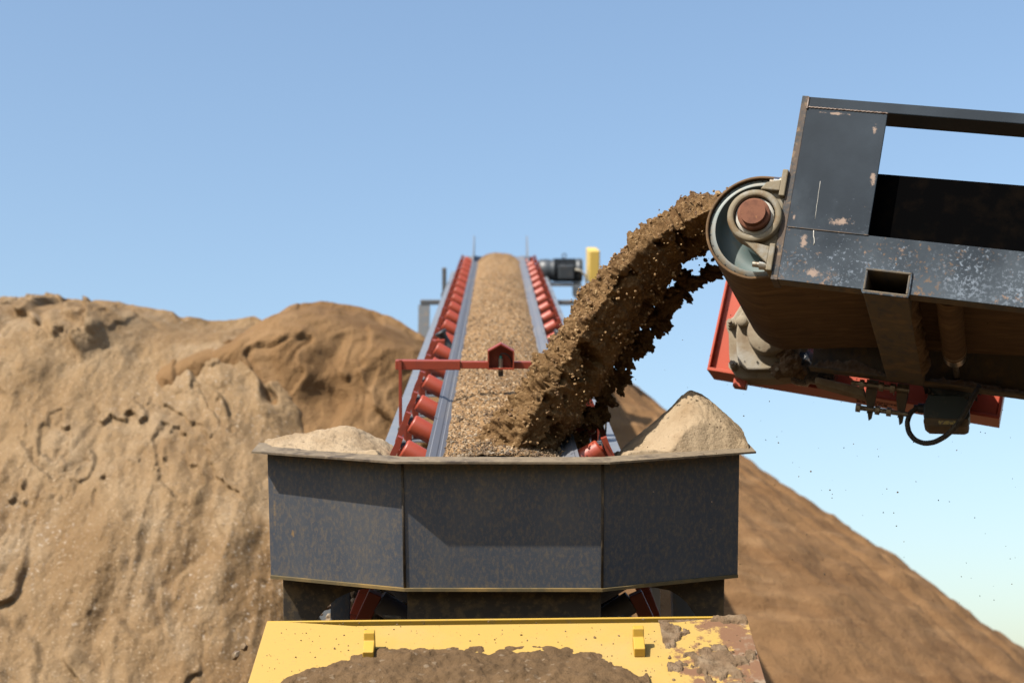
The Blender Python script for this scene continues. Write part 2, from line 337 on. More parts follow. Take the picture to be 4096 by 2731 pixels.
def grid_mesh(name, V, smooth=True, closed_u=False):
    """V: (n, m, 3) array"""
    n, m = V.shape[:2]; idx = np.arange(n * m).reshape(n, m)
    if closed_u: idx = np.concatenate([idx, idx[:, :1]], 1)
    q = np.stack([idx[:-1, :-1], idx[:-1, 1:], idx[1:, 1:], idx[1:, :-1]], -1).reshape(-1, 4)
    me = bpy.data.meshes.new(name); me.vertices.add(n * m); me.vertices.foreach_set('co', V.reshape(-1))
    me.loops.add(q.size); me.loops.foreach_set('vertex_index', q.reshape(-1).astype(np.int32))
    me.polygons.add(len(q)); me.polygons.foreach_set('loop_start', np.arange(0, q.size, 4, dtype=np.int32))
    me.polygons.foreach_set('loop_total', np.full(len(q), 4, dtype=np.int32))
    me.polygons.foreach_set('use_smooth', np.full(len(q), smooth)); me.update(calc_edges=True); me.validate(); return me
_t = (1 + 5 ** .5) / 2
ICO = np.array([(-1, _t, 0), (1, _t, 0), (-1, -_t, 0), (1, -_t, 0), (0, -1, _t), (0, 1, _t), (0, -1, -_t), (0, 1, -_t), (_t, 0, -1), (_t, 0, 1), (-_t, 0, -1), (-_t, 0, 1)]) / 1.9
ICF = np.array([(0, 11, 5), (0, 5, 1), (0, 1, 7), (0, 7, 10), (0, 10, 11), (1, 5, 9), (5, 11, 4), (11, 10, 2), (10, 7, 6), (7, 1, 8), (3, 9, 4), (3, 4, 2), (3, 2, 6), (3, 6, 8), (3, 8, 9), (4, 9, 5), (2, 4, 11), (6, 2, 10), (8, 6, 7), (9, 8, 1)])
def stones(name, pos, size, flat=.75, smooth=False):
    n = len(pos); A = rng.normal(size=(n, 3, 3)); Q, _ = np.linalg.qr(A)
    sc = size[:, None] * rng.uniform(flat * .8, 1.25, (n, 3))
    base = ICO[None] * (1 + rng.uniform(-.18, .18, (n, 12, 1)))
    V = np.einsum('nij,nkj->nki', Q, base * sc[:, None, :]) + np.asarray(pos)[:, None, :]
    F = (ICF[None] + (np.arange(n) * 12)[:, None, None]).reshape(-1, 3)
    me = bpy.data.meshes.new(name); me.vertices.add(n * 12); me.vertices.foreach_set('co', V.reshape(-1))
    me.loops.add(F.size); me.loops.foreach_set('vertex_index', F.reshape(-1).astype(np.int32))
    me.polygons.add(len(F)); me.polygons.foreach_set('loop_start', np.arange(0, F.size, 3, dtype=np.int32))
    me.polygons.foreach_set('loop_total', np.full(len(F), 3, dtype=np.int32))
    me.polygons.foreach_set('use_smooth', np.full(len(F), smooth)); me.update(calc_edges=True); return me
def blob(name, r, amp=.35, freq=1.2, n=40, seed=0, squash=(1, 1, 1)):
    th = np.linspace(0, math.pi, n)[:, None]; ph = np.linspace(0, 2 * math.pi, 2 * n, endpoint=False)[None]
    D = P3(np.sin(th) * np.cos(ph), np.sin(th) * np.sin(ph), np.cos(th) * np.ones_like(ph))
    k = 1 + amp * fbm(D * freq + seed * 7.7, 5, .62) + .10 * (.5 - worley(D * 4 + seed))
    return grid_mesh(name, D * k[..., None] * r * np.array(squash), True, True)

# ================================================================== SETTING: ground and stockpiles
me = bpy.data.meshes.new('ground'); s = 2500
me.from_pydata([(-s, -s, 0), (s, -s, 0), (s, s, 0), (-s, s, 0)], [], [(0, 1, 2, 3)])
obj('ground', me, 'yard_ground', kind='structure')

def cliff(name, mat, xs, ztop, yfun, nz, disp, back=5.):
    """excavated pile face: rows from the ground to the crest, then over the back"""
    n = len(xs); zt = np.interp(xs, *ztop)
    t = np.concatenate([np.linspace(0, 1, nz), 1 + np.linspace(.004, .35, 26)])
    T = t[None, :]; X = xs[:, None] * np.ones_like(T); ZT = zt[:, None]
    up = np.clip(T, 0, 1); over = np.clip(T - 1, 0, None)
    Z = ZT * up - over ** 1.5 * 9
    Y = yfun(X, Z, ZT) + over * back * 3
    cr = smooth(.86, 1.0, up); Y = Y + cr ** 2 * .9
    d = disp(X, Y, Z) * (1 - .35 * smooth(.97, 1.0, up)) * (1 - smooth(0, .1, over))
    Y = Y - d
    Z = Z + .35 * d * smooth(.5, 1, up) * .3
    return grid_mesh(name, P3(X, Y, Z))
E_ = EYE
def disp_pale(X, Y, Z):
    p = P3(X * .5, Y * .1, Z * .42)
    w = .6 * fbm(p * 1.7 + 20, 3)
    big = .36 * fbm(p + 3.1, 2)
    low_ = smooth(4.2, 2.6, Z + .3 * X)                                                     # the undercut lower face
    run = .10 * (ridged(P3(X * 1.2 + .8 * Z + w, Z * .20, X * 0 + 2.2), 3) - .35)           # slides running down to the left
    t1 = 1.7 * fbm(P3(X * .80 + .35 * Z, Z * .60 + .25 * X, X * 0 + 8.8) + .24 * w[..., None], 4, .5)
    f1 = t1 - np.floor(t1); led = .20 * (f1 * (1 - smooth(.88, 1, f1))) * smooth(-.15, .25, fbm(P3(X * .6, Z * .6, X * 0 + 71), 2))
    t2 = 1.9 * fbm(P3(X * 1.7 + .6 * Z, Z * .95 - .3 * X, X * 0 + 28.8), 5, .52)
    f2 = t2 - np.floor(t2); led2 = .07 * (f2 * (1 - smooth(.86, 1, f2))) * smooth(-.15, .3, fbm(P3(X * .9, Z * .9, X * 0 + 171), 2))
    chute = .11 * (ridged(P3(X * 2.1 + .35 * w, Z * .22, X * 0 + 92), 3) - .3) * low_
    crev = -.20 * smooth(.84, .99, ridged(P3(X * .75 + .30 * w, Z * .16 + .05 * X, X * 0 + 61), 2)) * low_ * smooth(-.1, .2, fbm(P3(X * .7, Z * .5, X * 0 + 33), 2))
    fine = .030 * fbm(P3(X * 3.4, Z * 1.7, X * 0 + 12), 6, .6) + .012 * fbm(P3(X * 9, Z * 9, X * 0 + 14), 3, .6)
    led = led * (1 - .55 * low_)
    return big + run + led + led2 + chute + crev + fine
k_ = 13.6 / 22.
xs = np.linspace(-6.6, -.62, 560)
me = cliff('sand_stockpile', 'pale_sand', xs,
    ([k_ * v for v in (-11, -7.5, -7.2, -5.9, -4.8, -4.3, -3.9, -3.5, -3.1, -2.75, -2.5, -2.2, -1.7, -1.0)], [v * k_ + E_ for v in (6.5, 6.78, 6.82, 6.60, 6.38, 6.42, 6.52, 6.25, 5.8, 5.25, 4.3, 3.1, 1.6, .2)]),
    lambda X, Z, ZT: 8.1 + .86 * Z + 1.0 * np.clip(X + 1.95, 0, None) ** 1.6, 420, disp_pale)
tag(obj('sand_stockpile', me, 'pale_sand'), 'tall pale dry sand stockpile with an excavated crumbling face', 'sand pile')
def disp_brown(X, Y, Z):
    p = P3(X * .7, Z * .7, X * 0 + 31); w = .5 * fbm(p * 1.5, 3)
    t1 = 1.4 * fbm(P3(X * .9 - .4 * Z, Z * .9 + .4 * X, X * 0 + 44) + .2 * w[..., None], 4, .55); f1 = t1 - np.floor(t1)
    return .30 * fbm(p, 2) + .16 * (ridged(P3(X * 1.3 - .8 * Z + w, Z * .45 + .4 * X, X * 0 + 44), 3) - .3) + .06 * f1 * (1 - smooth(.86, 1, f1)) + .03 * fbm(P3(X * 3, Z * 3, X * 0 + 7), 5, .6)
kb = 13.0 / 24.
xs = np.linspace(-5.5 * kb, .45, 330)
me = cliff('brown_stockpile', 'brown_sand', xs,
    ([kb * v for v in (-5.5, -4.2, -3.8, -3.3, -2.6, -2.05, -1.5, -.6, .1, .8)], [kb * v * 1.035 + E_ for v in (6.0, 6.85, 7.20, 7.36, 7.28, 7.08, 6.72, 5.7, 4.0, .6)]),
    lambda X, Z, ZT: 10.55 + .62 * (Z - E_), 260, disp_brown)
tag(obj('damp_stockpile', me, 'brown_sand'), 'darker brown damp sand mound rising behind the pale stockpile', 'sand pile')
# cone built up below the stacker's head
ax_, ay_, az_ = .30, 18.7, 5.06 + E_
rr = np.concatenate([np.linspace(0, .6, 8)[:-1], np.linspace(.6, 10.6, 250)])[:, None]; th = np.linspace(0, 2 * math.pi, 640, endpoint=False)[None]
X = ax_ + rr * np.cos(th); Y = ay_ + rr * np.sin(th)
Zc = az_ - .785 * (np.sqrt(rr ** 2 + .35 ** 2) - .35) + 0 * th
dn = .14 * fbm(P3(X * .45, Y * .45, Zc * .3 + 4), 5, .55) + .05 * fbm(P3(th * 9 + 0 * rr, rr * .35 + 0 * th, 0 * X), 4) * smooth(.2, 2, rr)
rip = .06 * ridged(P3(np.cos(th) * 3 + 0 * rr, np.sin(th) * 3 + 0 * rr, Zc * 3.2 + .8 * fbm(P3(X * .6, Y * .6, Zc * .6), 3)), 3)
trk = -.10 * np.exp(-((th - 5.75 + .012 * rr) / .018) ** 2) - .08 * np.exp(-((th - 5.60 + .01 * rr) / .014) ** 2)
Zc = Zc + (dn + rip + trk) * smooth(.3, 2.0, rr + 0 * th) + .03 * fbm(P3(X * 3, Y * 3, Zc * 3), 3)
me = grid_mesh('cone_stockpile', P3(X, Y, np.maximum(Zc, -.3)), True, True)
tag(obj('cone_stockpile', me, 'cone_sand'), 'smooth conical brown sand pile under the head of the inclined conveyor', 'sand pile')

# ================================================================== STACKING CONVEYOR (long, inclined)
ST = empty('stacking_conveyor', FS, 'long inclined belt conveyor with red rollers carrying gravel up over the pile', 'conveyor')
VL = 12.75
for sx in (-1, 1):
    x0, x1 = sorted((sx * .558, sx * .482))
    b = MB(); b.box((x0, .75, -.208), (x1, VL, -.2)); w0, w1 = sorted((sx * .558, sx * .550)); b.box((w0, .75, -.36), (w1, VL, -.2085)); b.box((x0, .75, -.368), (x1, VL, -.3605))
    b.build('stringer', 'galvanised', ST)
# belt: troughed, with a ribbed bare edge either side
def belt_section():
    w = []; e = math.radians(30)
    top = [(-.300, 0.0), (-.288, -.0065), (-.284, -.004), (-.262, -.0165), (-.258, -.021), (-.250, -.0255), (-.246, -.0225), (-.12, -.104)]
    top = top + [(-x, u) for x, u in top[::-1]]
    bot = [(x, u - .012) for x, u in top[::-1]]
    return top + bot
sec = belt_section(); vs = np.concatenate([np.linspace(.075, 12.3, 64), [12.5, 12.7]])
flat = np.interp(vs, [0, 11.3, 12.7], [1, 1, .35])
V = np.array([[(x * (1 + .05 * (1 - k)), v, u * k + (-.01 * (1 - k)) - .0) for x, u in sec] for v, k in zip(vs, flat)])
obj('belt', grid_mesh('belt', V, False, True), 'belt_rubber', ST)
b = MB()
for v0 in (.95, 4.35, 7.6):                     # splice lines across the belt edge
    for sx in (-1, 1):
        b = MB(); b.hexa([(sx * .302, v0 + .06, .003), (sx * .246, v0, -.031), (sx * .246, v0 + .014, -.031), (sx * .302, v0 + .075, .003),
                (sx * .302, v0 + .06, .005), (sx * .246, v0, -.027), (sx * .246, v0 + .014, -.027), (sx * .302, v0 + .075, .005)])
        b.build('belt_splice', 'belt_groove', ST)
# idlers
e30 = math.radians(30); ce, se = math.cos(e30), math.sin(e30)
mroll = MB(); mroll.lathe((0, 0, 0), (1, 0, 0), [(.001, -.165), (.012, -.165), (.012, -.158), (.036, -.157), (.0415, -.153), (.043, -.148), (.043, .148), (.0415, .153), (.036, .157), (.012, .158), (.012, .165), (.001, .165)], 28)
mroll = mroll.mesh('roller'); fixnormals(mroll)
arm = MB(); arm.strip([(-.452, -.196), (-.460, -.14), (-.457, -.085), (-.441, -.035), (-.424, .0), (-.408, .040)], .024, 1, -.018, .018)
arm = arm.mesh('bracket'); fixnormals(arm)
arm2 = MB(); arm2.box((-.425, .035, -.196), (-.398, .043, -.02)); arm2.box((-.425, .0435, -.196), (-.420, .065, -.04)); arm2 = arm2.mesh('post'); fixnormals(arm2)
mbase = MB(); mbase.box((-.48, -.03, -.198), (.48, .05, -.19)); mbase.box((-.48, .0505, -.198), (.48, .058, -.13)); mbase = mbase.mesh('idler_base')
mbolt = MB(); mbolt.cyl((0, 0, 0), (0, 0, .014), .011, n=6); mbolt.cyl((0, 0, .0142), (0, 0, .024), .006, n=10); mbolt = mbolt.mesh('bolt')
iv = [.30, .90, 1.50, 2.22, 2.92, 3.62, 4.32, 5.02, 5.72, 6.42, 7.12, 7.82, 8.52, 9.22, 9.92, 10.62, 11.32, 12.0]
for v in iv:
    base = obj('idler', mbase, 'galvanised', ST); base.location = (0, v, 0)
    c = obj('roller', mroll, 'red_roller', base); c.location = (0, 0, -.104 - .0125 - .0435); c.scale = (.72, 1, 1)
    for sx in (-1, 1):
        w = obj('roller', mroll, 'red_roller', base)
        # axis parallel to the belt wing
        cx = sx * (.285 + .5 * .043); cu = (-.012 - .285 * 0) + (.285 - .30) * .577 - .0445 / ce * 1.0
        w.location = (sx * .262, .0, (.262 - .30) * .577 - .014 - .043 / ce); w.rotation_euler = (0, -sx * e30, 0)
        k = obj('bracket', arm, 'red_paint', base); k2 = obj('post', arm2, 'red_paint', base)
        if sx > 0:
            k.scale = (-1, 1, 1); k2.scale = (-1, 1, 1)
# edge-guide rollers
for sx in (-1, 1):
    b = MB(); p0 = np.array((sx * .318, 4.0, -.06)); d = unit((sx * .5, 0, .86))
    b.lathe(p0, d, [(.001, 0), (.04, 0), (.04, .012), (.027, .03), (.027, .10), (.04, .118), (.04, .13), (.001, .13)], 20)
    g = b.build('guide_roller', 'black_plastic', ST)
    MB().box(*((min(sx * .35, sx * .43), 3.90, -.07), (max(sx * .35, sx * .43), 3.95, .01))).build('guide_bracket', 'red_paint', ST, .003)
# head end: side plates, narrower hood, head pulley
for sx in (-1, 1):
    b = MB(); b.prism([(11.2, -.05), (12.9, -.12), (12.9, .21), (12.55, .235), (11.9, .05)], 0, sx * .335 - .005 if sx > 0 else -.29 - .005, sx * .335 + .005 if sx > 0 else -.29 + .005)
    b.build('head_plate', 'galvanised', ST)
MB().cyl((-.42, 12.72, -.16), (.42, 12.72, -.16), .14, n=32).build('head_pulley', 'frame_grey', ST)
MB().box((-.61, 10.9, -.30), (-.565, 10.98, -.03)).build('frame_post', 'frame_grey', ST, .004)
MB().box((-.62, 10.86, -.36), (-.56, 11.02, -.301)).build('post_foot', 'rust_edge', ST, .004)
# drive motor with fins, bell housing, terminal box, lifting eye
mo = MB(); mo.lathe((.45, 12.0, -.13), (1, 0, 0), [(.001, 0), (.09, 0), (.125, .02), (.13, .12), (.115, .16), (.12, .165)], 32)
mo.lathe((.45, 12.0, -.13), (1, 0, 0), [(.12, .165), (.135, .17), (.135, .185), (.118, .19), (.118, .43), (.137, .435), (.137, .49), (.125, .51), (.001, .512)], 32)
motor = mo.build('drive_motor', 'motor_grey', ST)
b = MB()
for k in range(28):
    a = 2 * math.pi * k / 28; d = np.array((0, math.cos(a), math.sin(a))); t = np.array((0, -math.sin(a), math.cos(a)))
    q = [np.array((x, 12.0, -.13)) + d * r + t * w for x in (.64, .88) for r, w in ((.112, -.0025), (.135, -.0025), (.135, .0025), (.112, .0025))]
    b.hexa([q[0], q[1], q[2], q[3], q[4], q[5], q[6], q[7]])
b.build('cooling_fin', 'motor_grey', motor)
MB().box((.68, 11.83, -.22), (.86, 11.885, -.06)).build('terminal_box', 'motor_grey', motor, .012)
MB().tube([(.75 + .025 * math.cos(a), 12.0, .035 + .025 * math.sin(a)) for a in np.linspace(0, 2 * math.pi, 16)], .006, 8).build('lifting_eye', 'motor_grey', motor)
MB().tube([(.87, 11.85, -.11), (.93, 11.84, -.12), (.985, 11.84, -.18), (1.0, 11.84, -.27), (.97, 11.84, -.36), (.9, 11.84, -.42)], .015, 8).build('cable', 'beige_cable', motor)
MB().box((.50, 11.8, -.30), (.95, 12.2, -.285)).box((.52, 11.86, -.2845), (.6, 12.1, -.245)).box((.86, 11.86, -.2845), (.94, 12.1, -.245)).build('motor_plate', 'frame_grey', ST, .003)
MB().box((.57, 11.75, -.43), (.60, 12.25, -.3005)).box((.86, 11.75, -.43), (.92, 12.25, -.3005)).build('motor_bracket', 'frame_grey', ST, .003)
MB().box((1.03, 11.85, -.27), (1.15, 12.5, .105)).build('drive_guard', 'guard_yellow', ST, .012)
# portal support: cross bar under the stringers, legs down to the yard
vb = 10.8
MB().box((-.84, vb, -.42), (.92, vb + .09, -.3695)).build('cross_bar', 'frame_grey', ST, .004)
for sx in (-.80, .875):
    p = OS + MS @ np.array((sx, vb + .05, -.425)); q = toS((p[0], p[1] + .02, -.05)); t0 = np.array((sx, vb + .045, -.425))
    b = MB(); b.hexa([q + np.array(d) for d in ((-.06, -.05, 0), (.06, -.05, 0), (.06, .05, 0), (-.06, .05, 0))] + [t0 + np.array(d) for d in ((-.06, -.05, 0), (.06, -.05, 0), (.06, .05, 0), (-.06, .05, 0))])
    b.build('support_leg', 'frame_grey', ST)
# load on the belt
nv, nx = 900, 76
vv = (np.linspace(.0, 1, nv) ** 1.35)[:, None] * 12.84 + .06; xx = np.linspace(-1, 1, nx)[None]
wid = .243 + .012 * fbm(P3(vv * 2.2, 0 * vv + 3, 0 * vv), 4)
wid = wid * (1 - .32 * smooth(11.6, 12.9, vv))
X = xx * wid; prof = 1 - np.abs(xx) ** 2.6
U = -.036 + .05 * prof + (.010 * fbm(P3(X * 9, vv * 4, 0 * X), 4) + .009 * fbm(P3(X * 30, vv * 30, 0 * X + 5), 3) + .009 * (.45 - worley(P3(X * 55, vv * 55, 0 * X)))) * (.25 + .75 * prof)
U = U - .035 * smooth(12.2, 12.95, vv) ** 2 * 3 + .03 * smooth(11.4, 12.3, vv)
me = grid_mesh('belt_load', P3(X, vv + 0 * X, U))
BL = obj('belt_load', me, 'load_gravel'); BL.matrix_world = FS; tag(BL, 'bed of brown sand and gravel lying on the inclined belt', 'gravel', kind='stuff')
n = 5200; pv = rng.uniform(0, 1, n) ** 2.1 * 9. + .07; px = rng.uniform(-1, 1, n); px = np.sign(px) * np.abs(px) * .235
pu = -.036 + .05 * (1 - np.abs(px / .243) ** 2.6) + rng.uniform(-.002, .006, n)
me = stones('pebbles', P3(px, pv, pu), rng.uniform(.0025, .0062, n) * np.where(rng.random(n) > .97, 1.5, 1), .6)
pb = obj('pebbles', me, 'pebble', kind='stuff'); pb.parent = BL

# ================================================================== RED SENSOR GANTRY
SG = empty('sensor_gantry', FS, 'red crossbar on two thin posts holding a house-shaped sensor cover over the belt', 'gantry')
gv = 1.606
for sx in (-1, 1):
    MB().box((sx * .487 - .008, gv - .034, -.199), (sx * .487 + .008, gv - .026, .186)).build('post', 'red_paint', SG, .002)
    for du in (-.185, -.15):
        o_ = obj('nut', mbolt, 'zinc', SG); o_.location = (sx * .487, gv - .035, du); o_.rotation_euler = (math.pi / 2, 0, 0); o_.scale = (1.3,) * 3
    a, c = sorted((sx * .512, sx * .197)); MB().box((a, gv - .0255, .136), (c, gv + .0255, .182)).build('sleeve', 'red_paint', SG, .004)
MB().box((-.196, gv - .019, .142), (.196, gv + .019, .176)).build('crossbar', 'red_paint', SG, .003)
out = [(-.066, .147), (.061, .147), (.061, .236), (-.0025, .273), (-.066, .236)]; inn = [(-.060, .153), (.055, .153), (.055, .2325), (-.0025, .266), (-.060, .2325)]
b = MB()
for k in range(5):
    k2 = (k + 1) % 5; y0, y1 = gv - .085, gv - .0195
    b.hexa([(out[k][0], y0, out[k][1]), (out[k2][0], y0, out[k2][1]), (inn[k2][0], y0, inn[k2][1]), (inn[k][0], y0, inn[k][1]),
            (out[k][0], y1, out[k][1]), (out[k2][0], y1, out[k2][1]), (inn[k2][0], y1, inn[k2][1]), (inn[k][0], y1, inn[k][1])])
hs = b.build('sensor_cover', 'red_paint', SG)
MB().prism(inn, 1, gv - .026, gv - .0205).build('back_plate', 'red_paint', hs)
sn = MB().cyl((-.003, gv - .055, .112), (-.003, gv - .055, .198), .0115, n=20).build('sensor', 'sensor_steel', SG)
MB().cyl((-.003, gv - .055, .1985), (-.003, gv - .055, .210), .007, n=16).build('connector', 'sensor_green', sn)
MB().cyl((-.003, gv - .055, .1525), (-.003, gv - .055, .160), .016, n=6).build('lock_nut', 'zinc', sn)
MB().cyl((-.003, gv - .055, .112), (-.003, gv - .055, .135), .0122, n=20).build('sensor_tip', 'dark_under', sn)
MB().tube([(-.003, gv - .055, .210), (-.002, gv - .055, .219), (.012, gv - .055, .222), (.03, gv - .053, .215), (.045, gv - .05, .195), (.054, gv - .045, .17)], .0035, 8).build('lead', 'black_plastic', sn)
MB().tube([(.505, gv - .04, .14), (.51, gv - .04, .0), (.508, gv - .04, -.1), (.50, gv - .05, -.26), (.50, gv - .1, -.32)], .0055, 8).build('cable', 'cable', SG)

# ================================================================== RECEIVING HOPPER
HP = empty('receiving_hopper', FS, 'dark steel receiving hopper with a three-sided front and sandy rim', 'hopper')
rim = [(-.93, .205), (-.386, .02), (.387, .02), (.945, .225)]; low = [(-.925, .216), (-.378, .03), (.390, .03), (.95, .236)]; HB = -.505
def plate(p0, p1, q0, q1, u0, u1, t=.010):
    """wall plate between plan points p (top) and q (bottom)"""
    n = np.array((p1[1] - p0[1], -(p1[0] - p0[0]))); n = n / np.linalg.norm(n) * t
    if n[1] > 0: n = -n
    f = lambda p, u, k: (p[0] - n[0] * k, p[1] - n[1] * k, u)
    return [f(q0, u1, 0), f(q1, u1, 0), f(q1, u1, 1), f(q0, u1, 1), f(p0, u0, 0), f(p1, u0, 0), f(p1, u0, 1), f(p0, u0, 1)]
for k in range(3):
    MB().hexa(plate(rim[k], rim[k + 1], low[k], low[k + 1], -.0005, HB)).build('front_panel', 'hopper_steel', HP)
for k in (1, 2):
    b = MB(); p, q = rim[k], low[k]; b.tube([(p[0], p[1] - .001, -.004), (q[0], q[1] - .001, HB)], .0055, 8); b.build('corner_seam', 'dark_under', HP)
for sx, p, q in ((-1, rim[0], low[0]), (1, rim[3], low[3])):
    x0 = p[0]; x1 = p[0] - sx * .01
    b = MB(); b.hexa([(q[0], q[1] + .002, HB), (q[0] - sx * .01, q[1] + .002, HB), (q[0] - sx * .01, 1.4, HB), (q[0], 1.4, HB), (x0, p[1] + .002, -.001), (x1, p[1] + .002, -.001), (x1, 1.4, -.18 if sx > 0 else -.33), (x0, 1.4, -.18 if sx > 0 else -.33)])
    b.build('side_panel', 'hopper_steel', HP)
# rim lip: flat bar welded round the top edge, overhanging outwards
lo_ = [(-.985, .155), (-.408, -.052), (.409, -.052), (1.003, .172)]; ln = [(-.925, .255), (-.382, .05), (.383, .05), (.94, .275)]
for k in range(3):
    MB().hexa([(*lo_[k], .0), (*lo_[k + 1], .0), (*ln[k + 1], .0), (*ln[k], .0), (*lo_[k], .008), (*lo_[k + 1], .008), (*ln[k + 1], .008), (*ln[k], .008)]).build('rim_lip', 'lip_dust', HP)
for sx, a0, a1 in ((-1, lo_[0], ln[0]), (1, lo_[3], ln[3])):
    MB().hexa([(a0[0], a0[1], 0), (a1[0], a1[1], 0), (a1[0], .36, -.004), (a0[0], .36, -.004), (a0[0], a0[1], .007), (a1[0], a1[1], .007), (a1[0], .36, .004), (a0[0], .36, .004)]).build('side_lip', 'lip_dust', HP)
for k in range(3):
    q0, q1 = low[k], low[k + 1]
    MB().hexa([(q0[0], q0[1] - .014, HB - .012), (q1[0], q1[1] - .014, HB - .012), (q1[0], q1[1] + .03, HB - .012), (q0[0], q0[1] + .03, HB - .012),
               (q0[0], q0[1] - .014, HB - .0005), (q1[0], q1[1] - .014, HB - .0005), (q1[0], q1[1] + .03, HB - .0005), (q0[0], q0[1] + .03, HB - .0005)]).build('bottom_lip', 'bounce_lit_edge', HP)
# sloping wing plates inside, that hold the heaps
for sx in (-1, 1):
    MB().hexa([(sx * .40, .25, -.20), (sx * .93, .25, -.10), (sx * .93, 1.39, -.36), (sx * .40, 1.39, -.36), (sx * .40, .25, -.19), (sx * .93, .25, -.09), (sx * .93, 1.39, -.35), (sx * .40, 1.39, -.35)]).build('wing_plate', 'hopper_steel', HP)
# arched brackets under the hopper, outer legs, chute
archL = [(-.887, -.52), (-.887, -1.35), (-.77, -1.35), (-.758, -.72), (-.734, -.690), (-.705, -.655), (-.672, -.624), (-.62, -.598), (-.566, -.584), (-.48, -.578), (-.40, -.578), (-.392, -.52)]
archR = [(.905, -.52), (.905, -1.35), (.81, -1.35), (.80, -.715), (.785, -.685), (.755, -.640), (.72, -.610), (.682, -.588), (.62, -.576), (.559, -.572), (.42, -.572), (.41, -.52)]
for pl in (archL, archR):
    MB().prism(pl, 1, .285, .300).build('arch_bracket', 'dark_under', HP, .003)
    x = pl[0][0]; a, c = sorted((x, x - math.copysign(.012, x)))
    MB().box((a, .3005, -1.35), (c, .50, -.52)).build('side_gusset', 'hopper_steel', HP, .002)
for x in (-.83, .855):
    for v in (.30, 1.1):
        p = OS + MS @ np.array((x, v, -1.3)); z0 = -.02
        c = [toS((p[0] + dx, p[1] + dy, z)) for z in (z0, p[2] + .3) for dx, dy in ((-.05, -.05), (.05, -.05), (.05, .05), (-.05, .05))]
        if v > .5: c = [toS((p[0] + dx, p[1] + dy, z)) for z in (z0, p[2] + .85) for dx, dy in ((-.05, -.05), (.05, -.05), (.05, .05), (-.05, .05))]
        MB().hexa([c[0], c[1], c[2], c[3], c[4], c[5], c[6], c[7]]).build('leg', 'frame_grey', HP)
MB().box((-.373, .11, -1.1), (.392, .12, -.518)).box((-.373, .1205, -1.1), (-.363, .9, -.518)).box((.382, .1205, -1.1), (.392, .9, -.518)).build('chute', 'dark_under', HP, .003)
for sx in (-.40, .42):
    MB().box((sx - .022, .13, -.72), (sx + .022, .16, -.665)).cyl((sx - math.copysign(.0, sx), .145, -.662), (sx - .07 * (1 if sx < 0 else -1), .145, -.655), .008, n=8).build('clamp', 'dark_under', HP, .003)

# heaps of sand resting in the hopper's corners
def heap(name, poly_peak, foot, label):
    """heap in hopper coordinates: foot=(x0,x1,v0,v1,u_base); peak=(x,v,u)"""
    x0, x1, v0, v1, ub = foot; px_, pv_, pu_, sl, sr, sf, sb = poly_peak
    nx, nv = 150, 120
    X = np.linspace(x0, x1, nx)[:, None] + np.zeros((1, nv)); vr = np.interp(np.abs(X[:, :1]), [.36, .387, .94, 1.1], [.05, .05, .235, .27]); tv = np.linspace(0, 1, nv)[None]; Vv = vr + (v1 - vr) * tv ** 1.3
    dx = X - px_; dv = Vv - pv_
    gx = np.where(dx < 0, -dx * sl, dx * sr); gv_ = np.where(dv < 0, -dv * sf, dv * sb)
    d = np.sqrt(gx ** 2 + gv_ ** 2 + .0009) - .03
    U = pu_ - d + .012 * fbm(P3(X * 7, Vv * 7, 0 * X + len(label)), 4, .5) + .004 * fbm(P3(X * 40, Vv * 40, 0 * X), 3)
    base = ub(X, Vv) if callable(ub) else ub
    U = np.maximum(U, base - .01); U = np.minimum(U, .004 + (Vv - vr) * 1.6 + .006 * fbm(P3(X * 25, 0 * X, 0 * X), 2))
    o = obj(name, grid_mesh(name, P3(X, Vv, U)), 'heap_sand'); o.matrix_world = FS
    return tag(o, label, 'sand heap', kind=None)
wing = lambda X, V: .012 - .20 * (V - .2) - .25 * smooth(.5, .38, np.abs(X)) + .008 * fbm(P3(X * 12, V * 12, 0 * X), 3)
heap('sand_heap', (.786, .46, .205, 1.0, .92, .58, .9), (.36, .985, .215, 1.2, wing), 'steep pale sand heap on the hopper corner below the discharge conveyor')
heap('sand_heap', (-.63, .40, .060, .24, .62, .34, .6), (-.965, -.40, .205, 1.1, wing), 'low pale sand heap on the hopper corner next to the stockpile face')

# ================================================================== FEED CONVEYOR seen through the gaps under the hopper
FC = empty('feed_conveyor', FS, 'shaded feed conveyor with red idler brackets seen through gaps under the hopper', 'conveyor')
for sx, x0 in ((-1, -.545), (1, .58)):
    for k, v in enumerate((.62, .98, 1.36)):
        o1 = sx * .02 * k
        b = MB(); b.strip([(x0 + sx * .10 + o1, -1.05 + .02 * k), (x0 + sx * .09 + o1, -.92 + .02 * k), (x0 + sx * .05 + o1, -.82 + .02 * k), (x0 + o1 - sx * .005, -.70 + .02 * k)], .06, 1, v, v + .05)
        b.build('bracket', 'red_paint', FC, .003)
        b = MB(); b.cyl((x0 - sx * .02 + o1, v + .03, -.74 + .02 * k), (x0 - sx * .20, v + .03, -.86 + .02 * k), .05, n=24); b.build('roller', 'belt_rubber', FC)
MB().hexa([(-.56, .4, -.99), (.58, .4, -.99), (.58, 2.0, -.99), (-.56, 2.0, -.99), (-.56, .4, -.97), (.58, .4, -.97), (.58, 2.0, -.97), (-.56, 2.0, -.97)]).build('belt', 'black_rubber', FC)
b = MB()
for sx in (-1, 1): b.box((sx * .62 - .03, .5, -1.25), (sx * .62 + .03, 2.0, -1.1))
b.build('frame', 'frame_grey', FC)
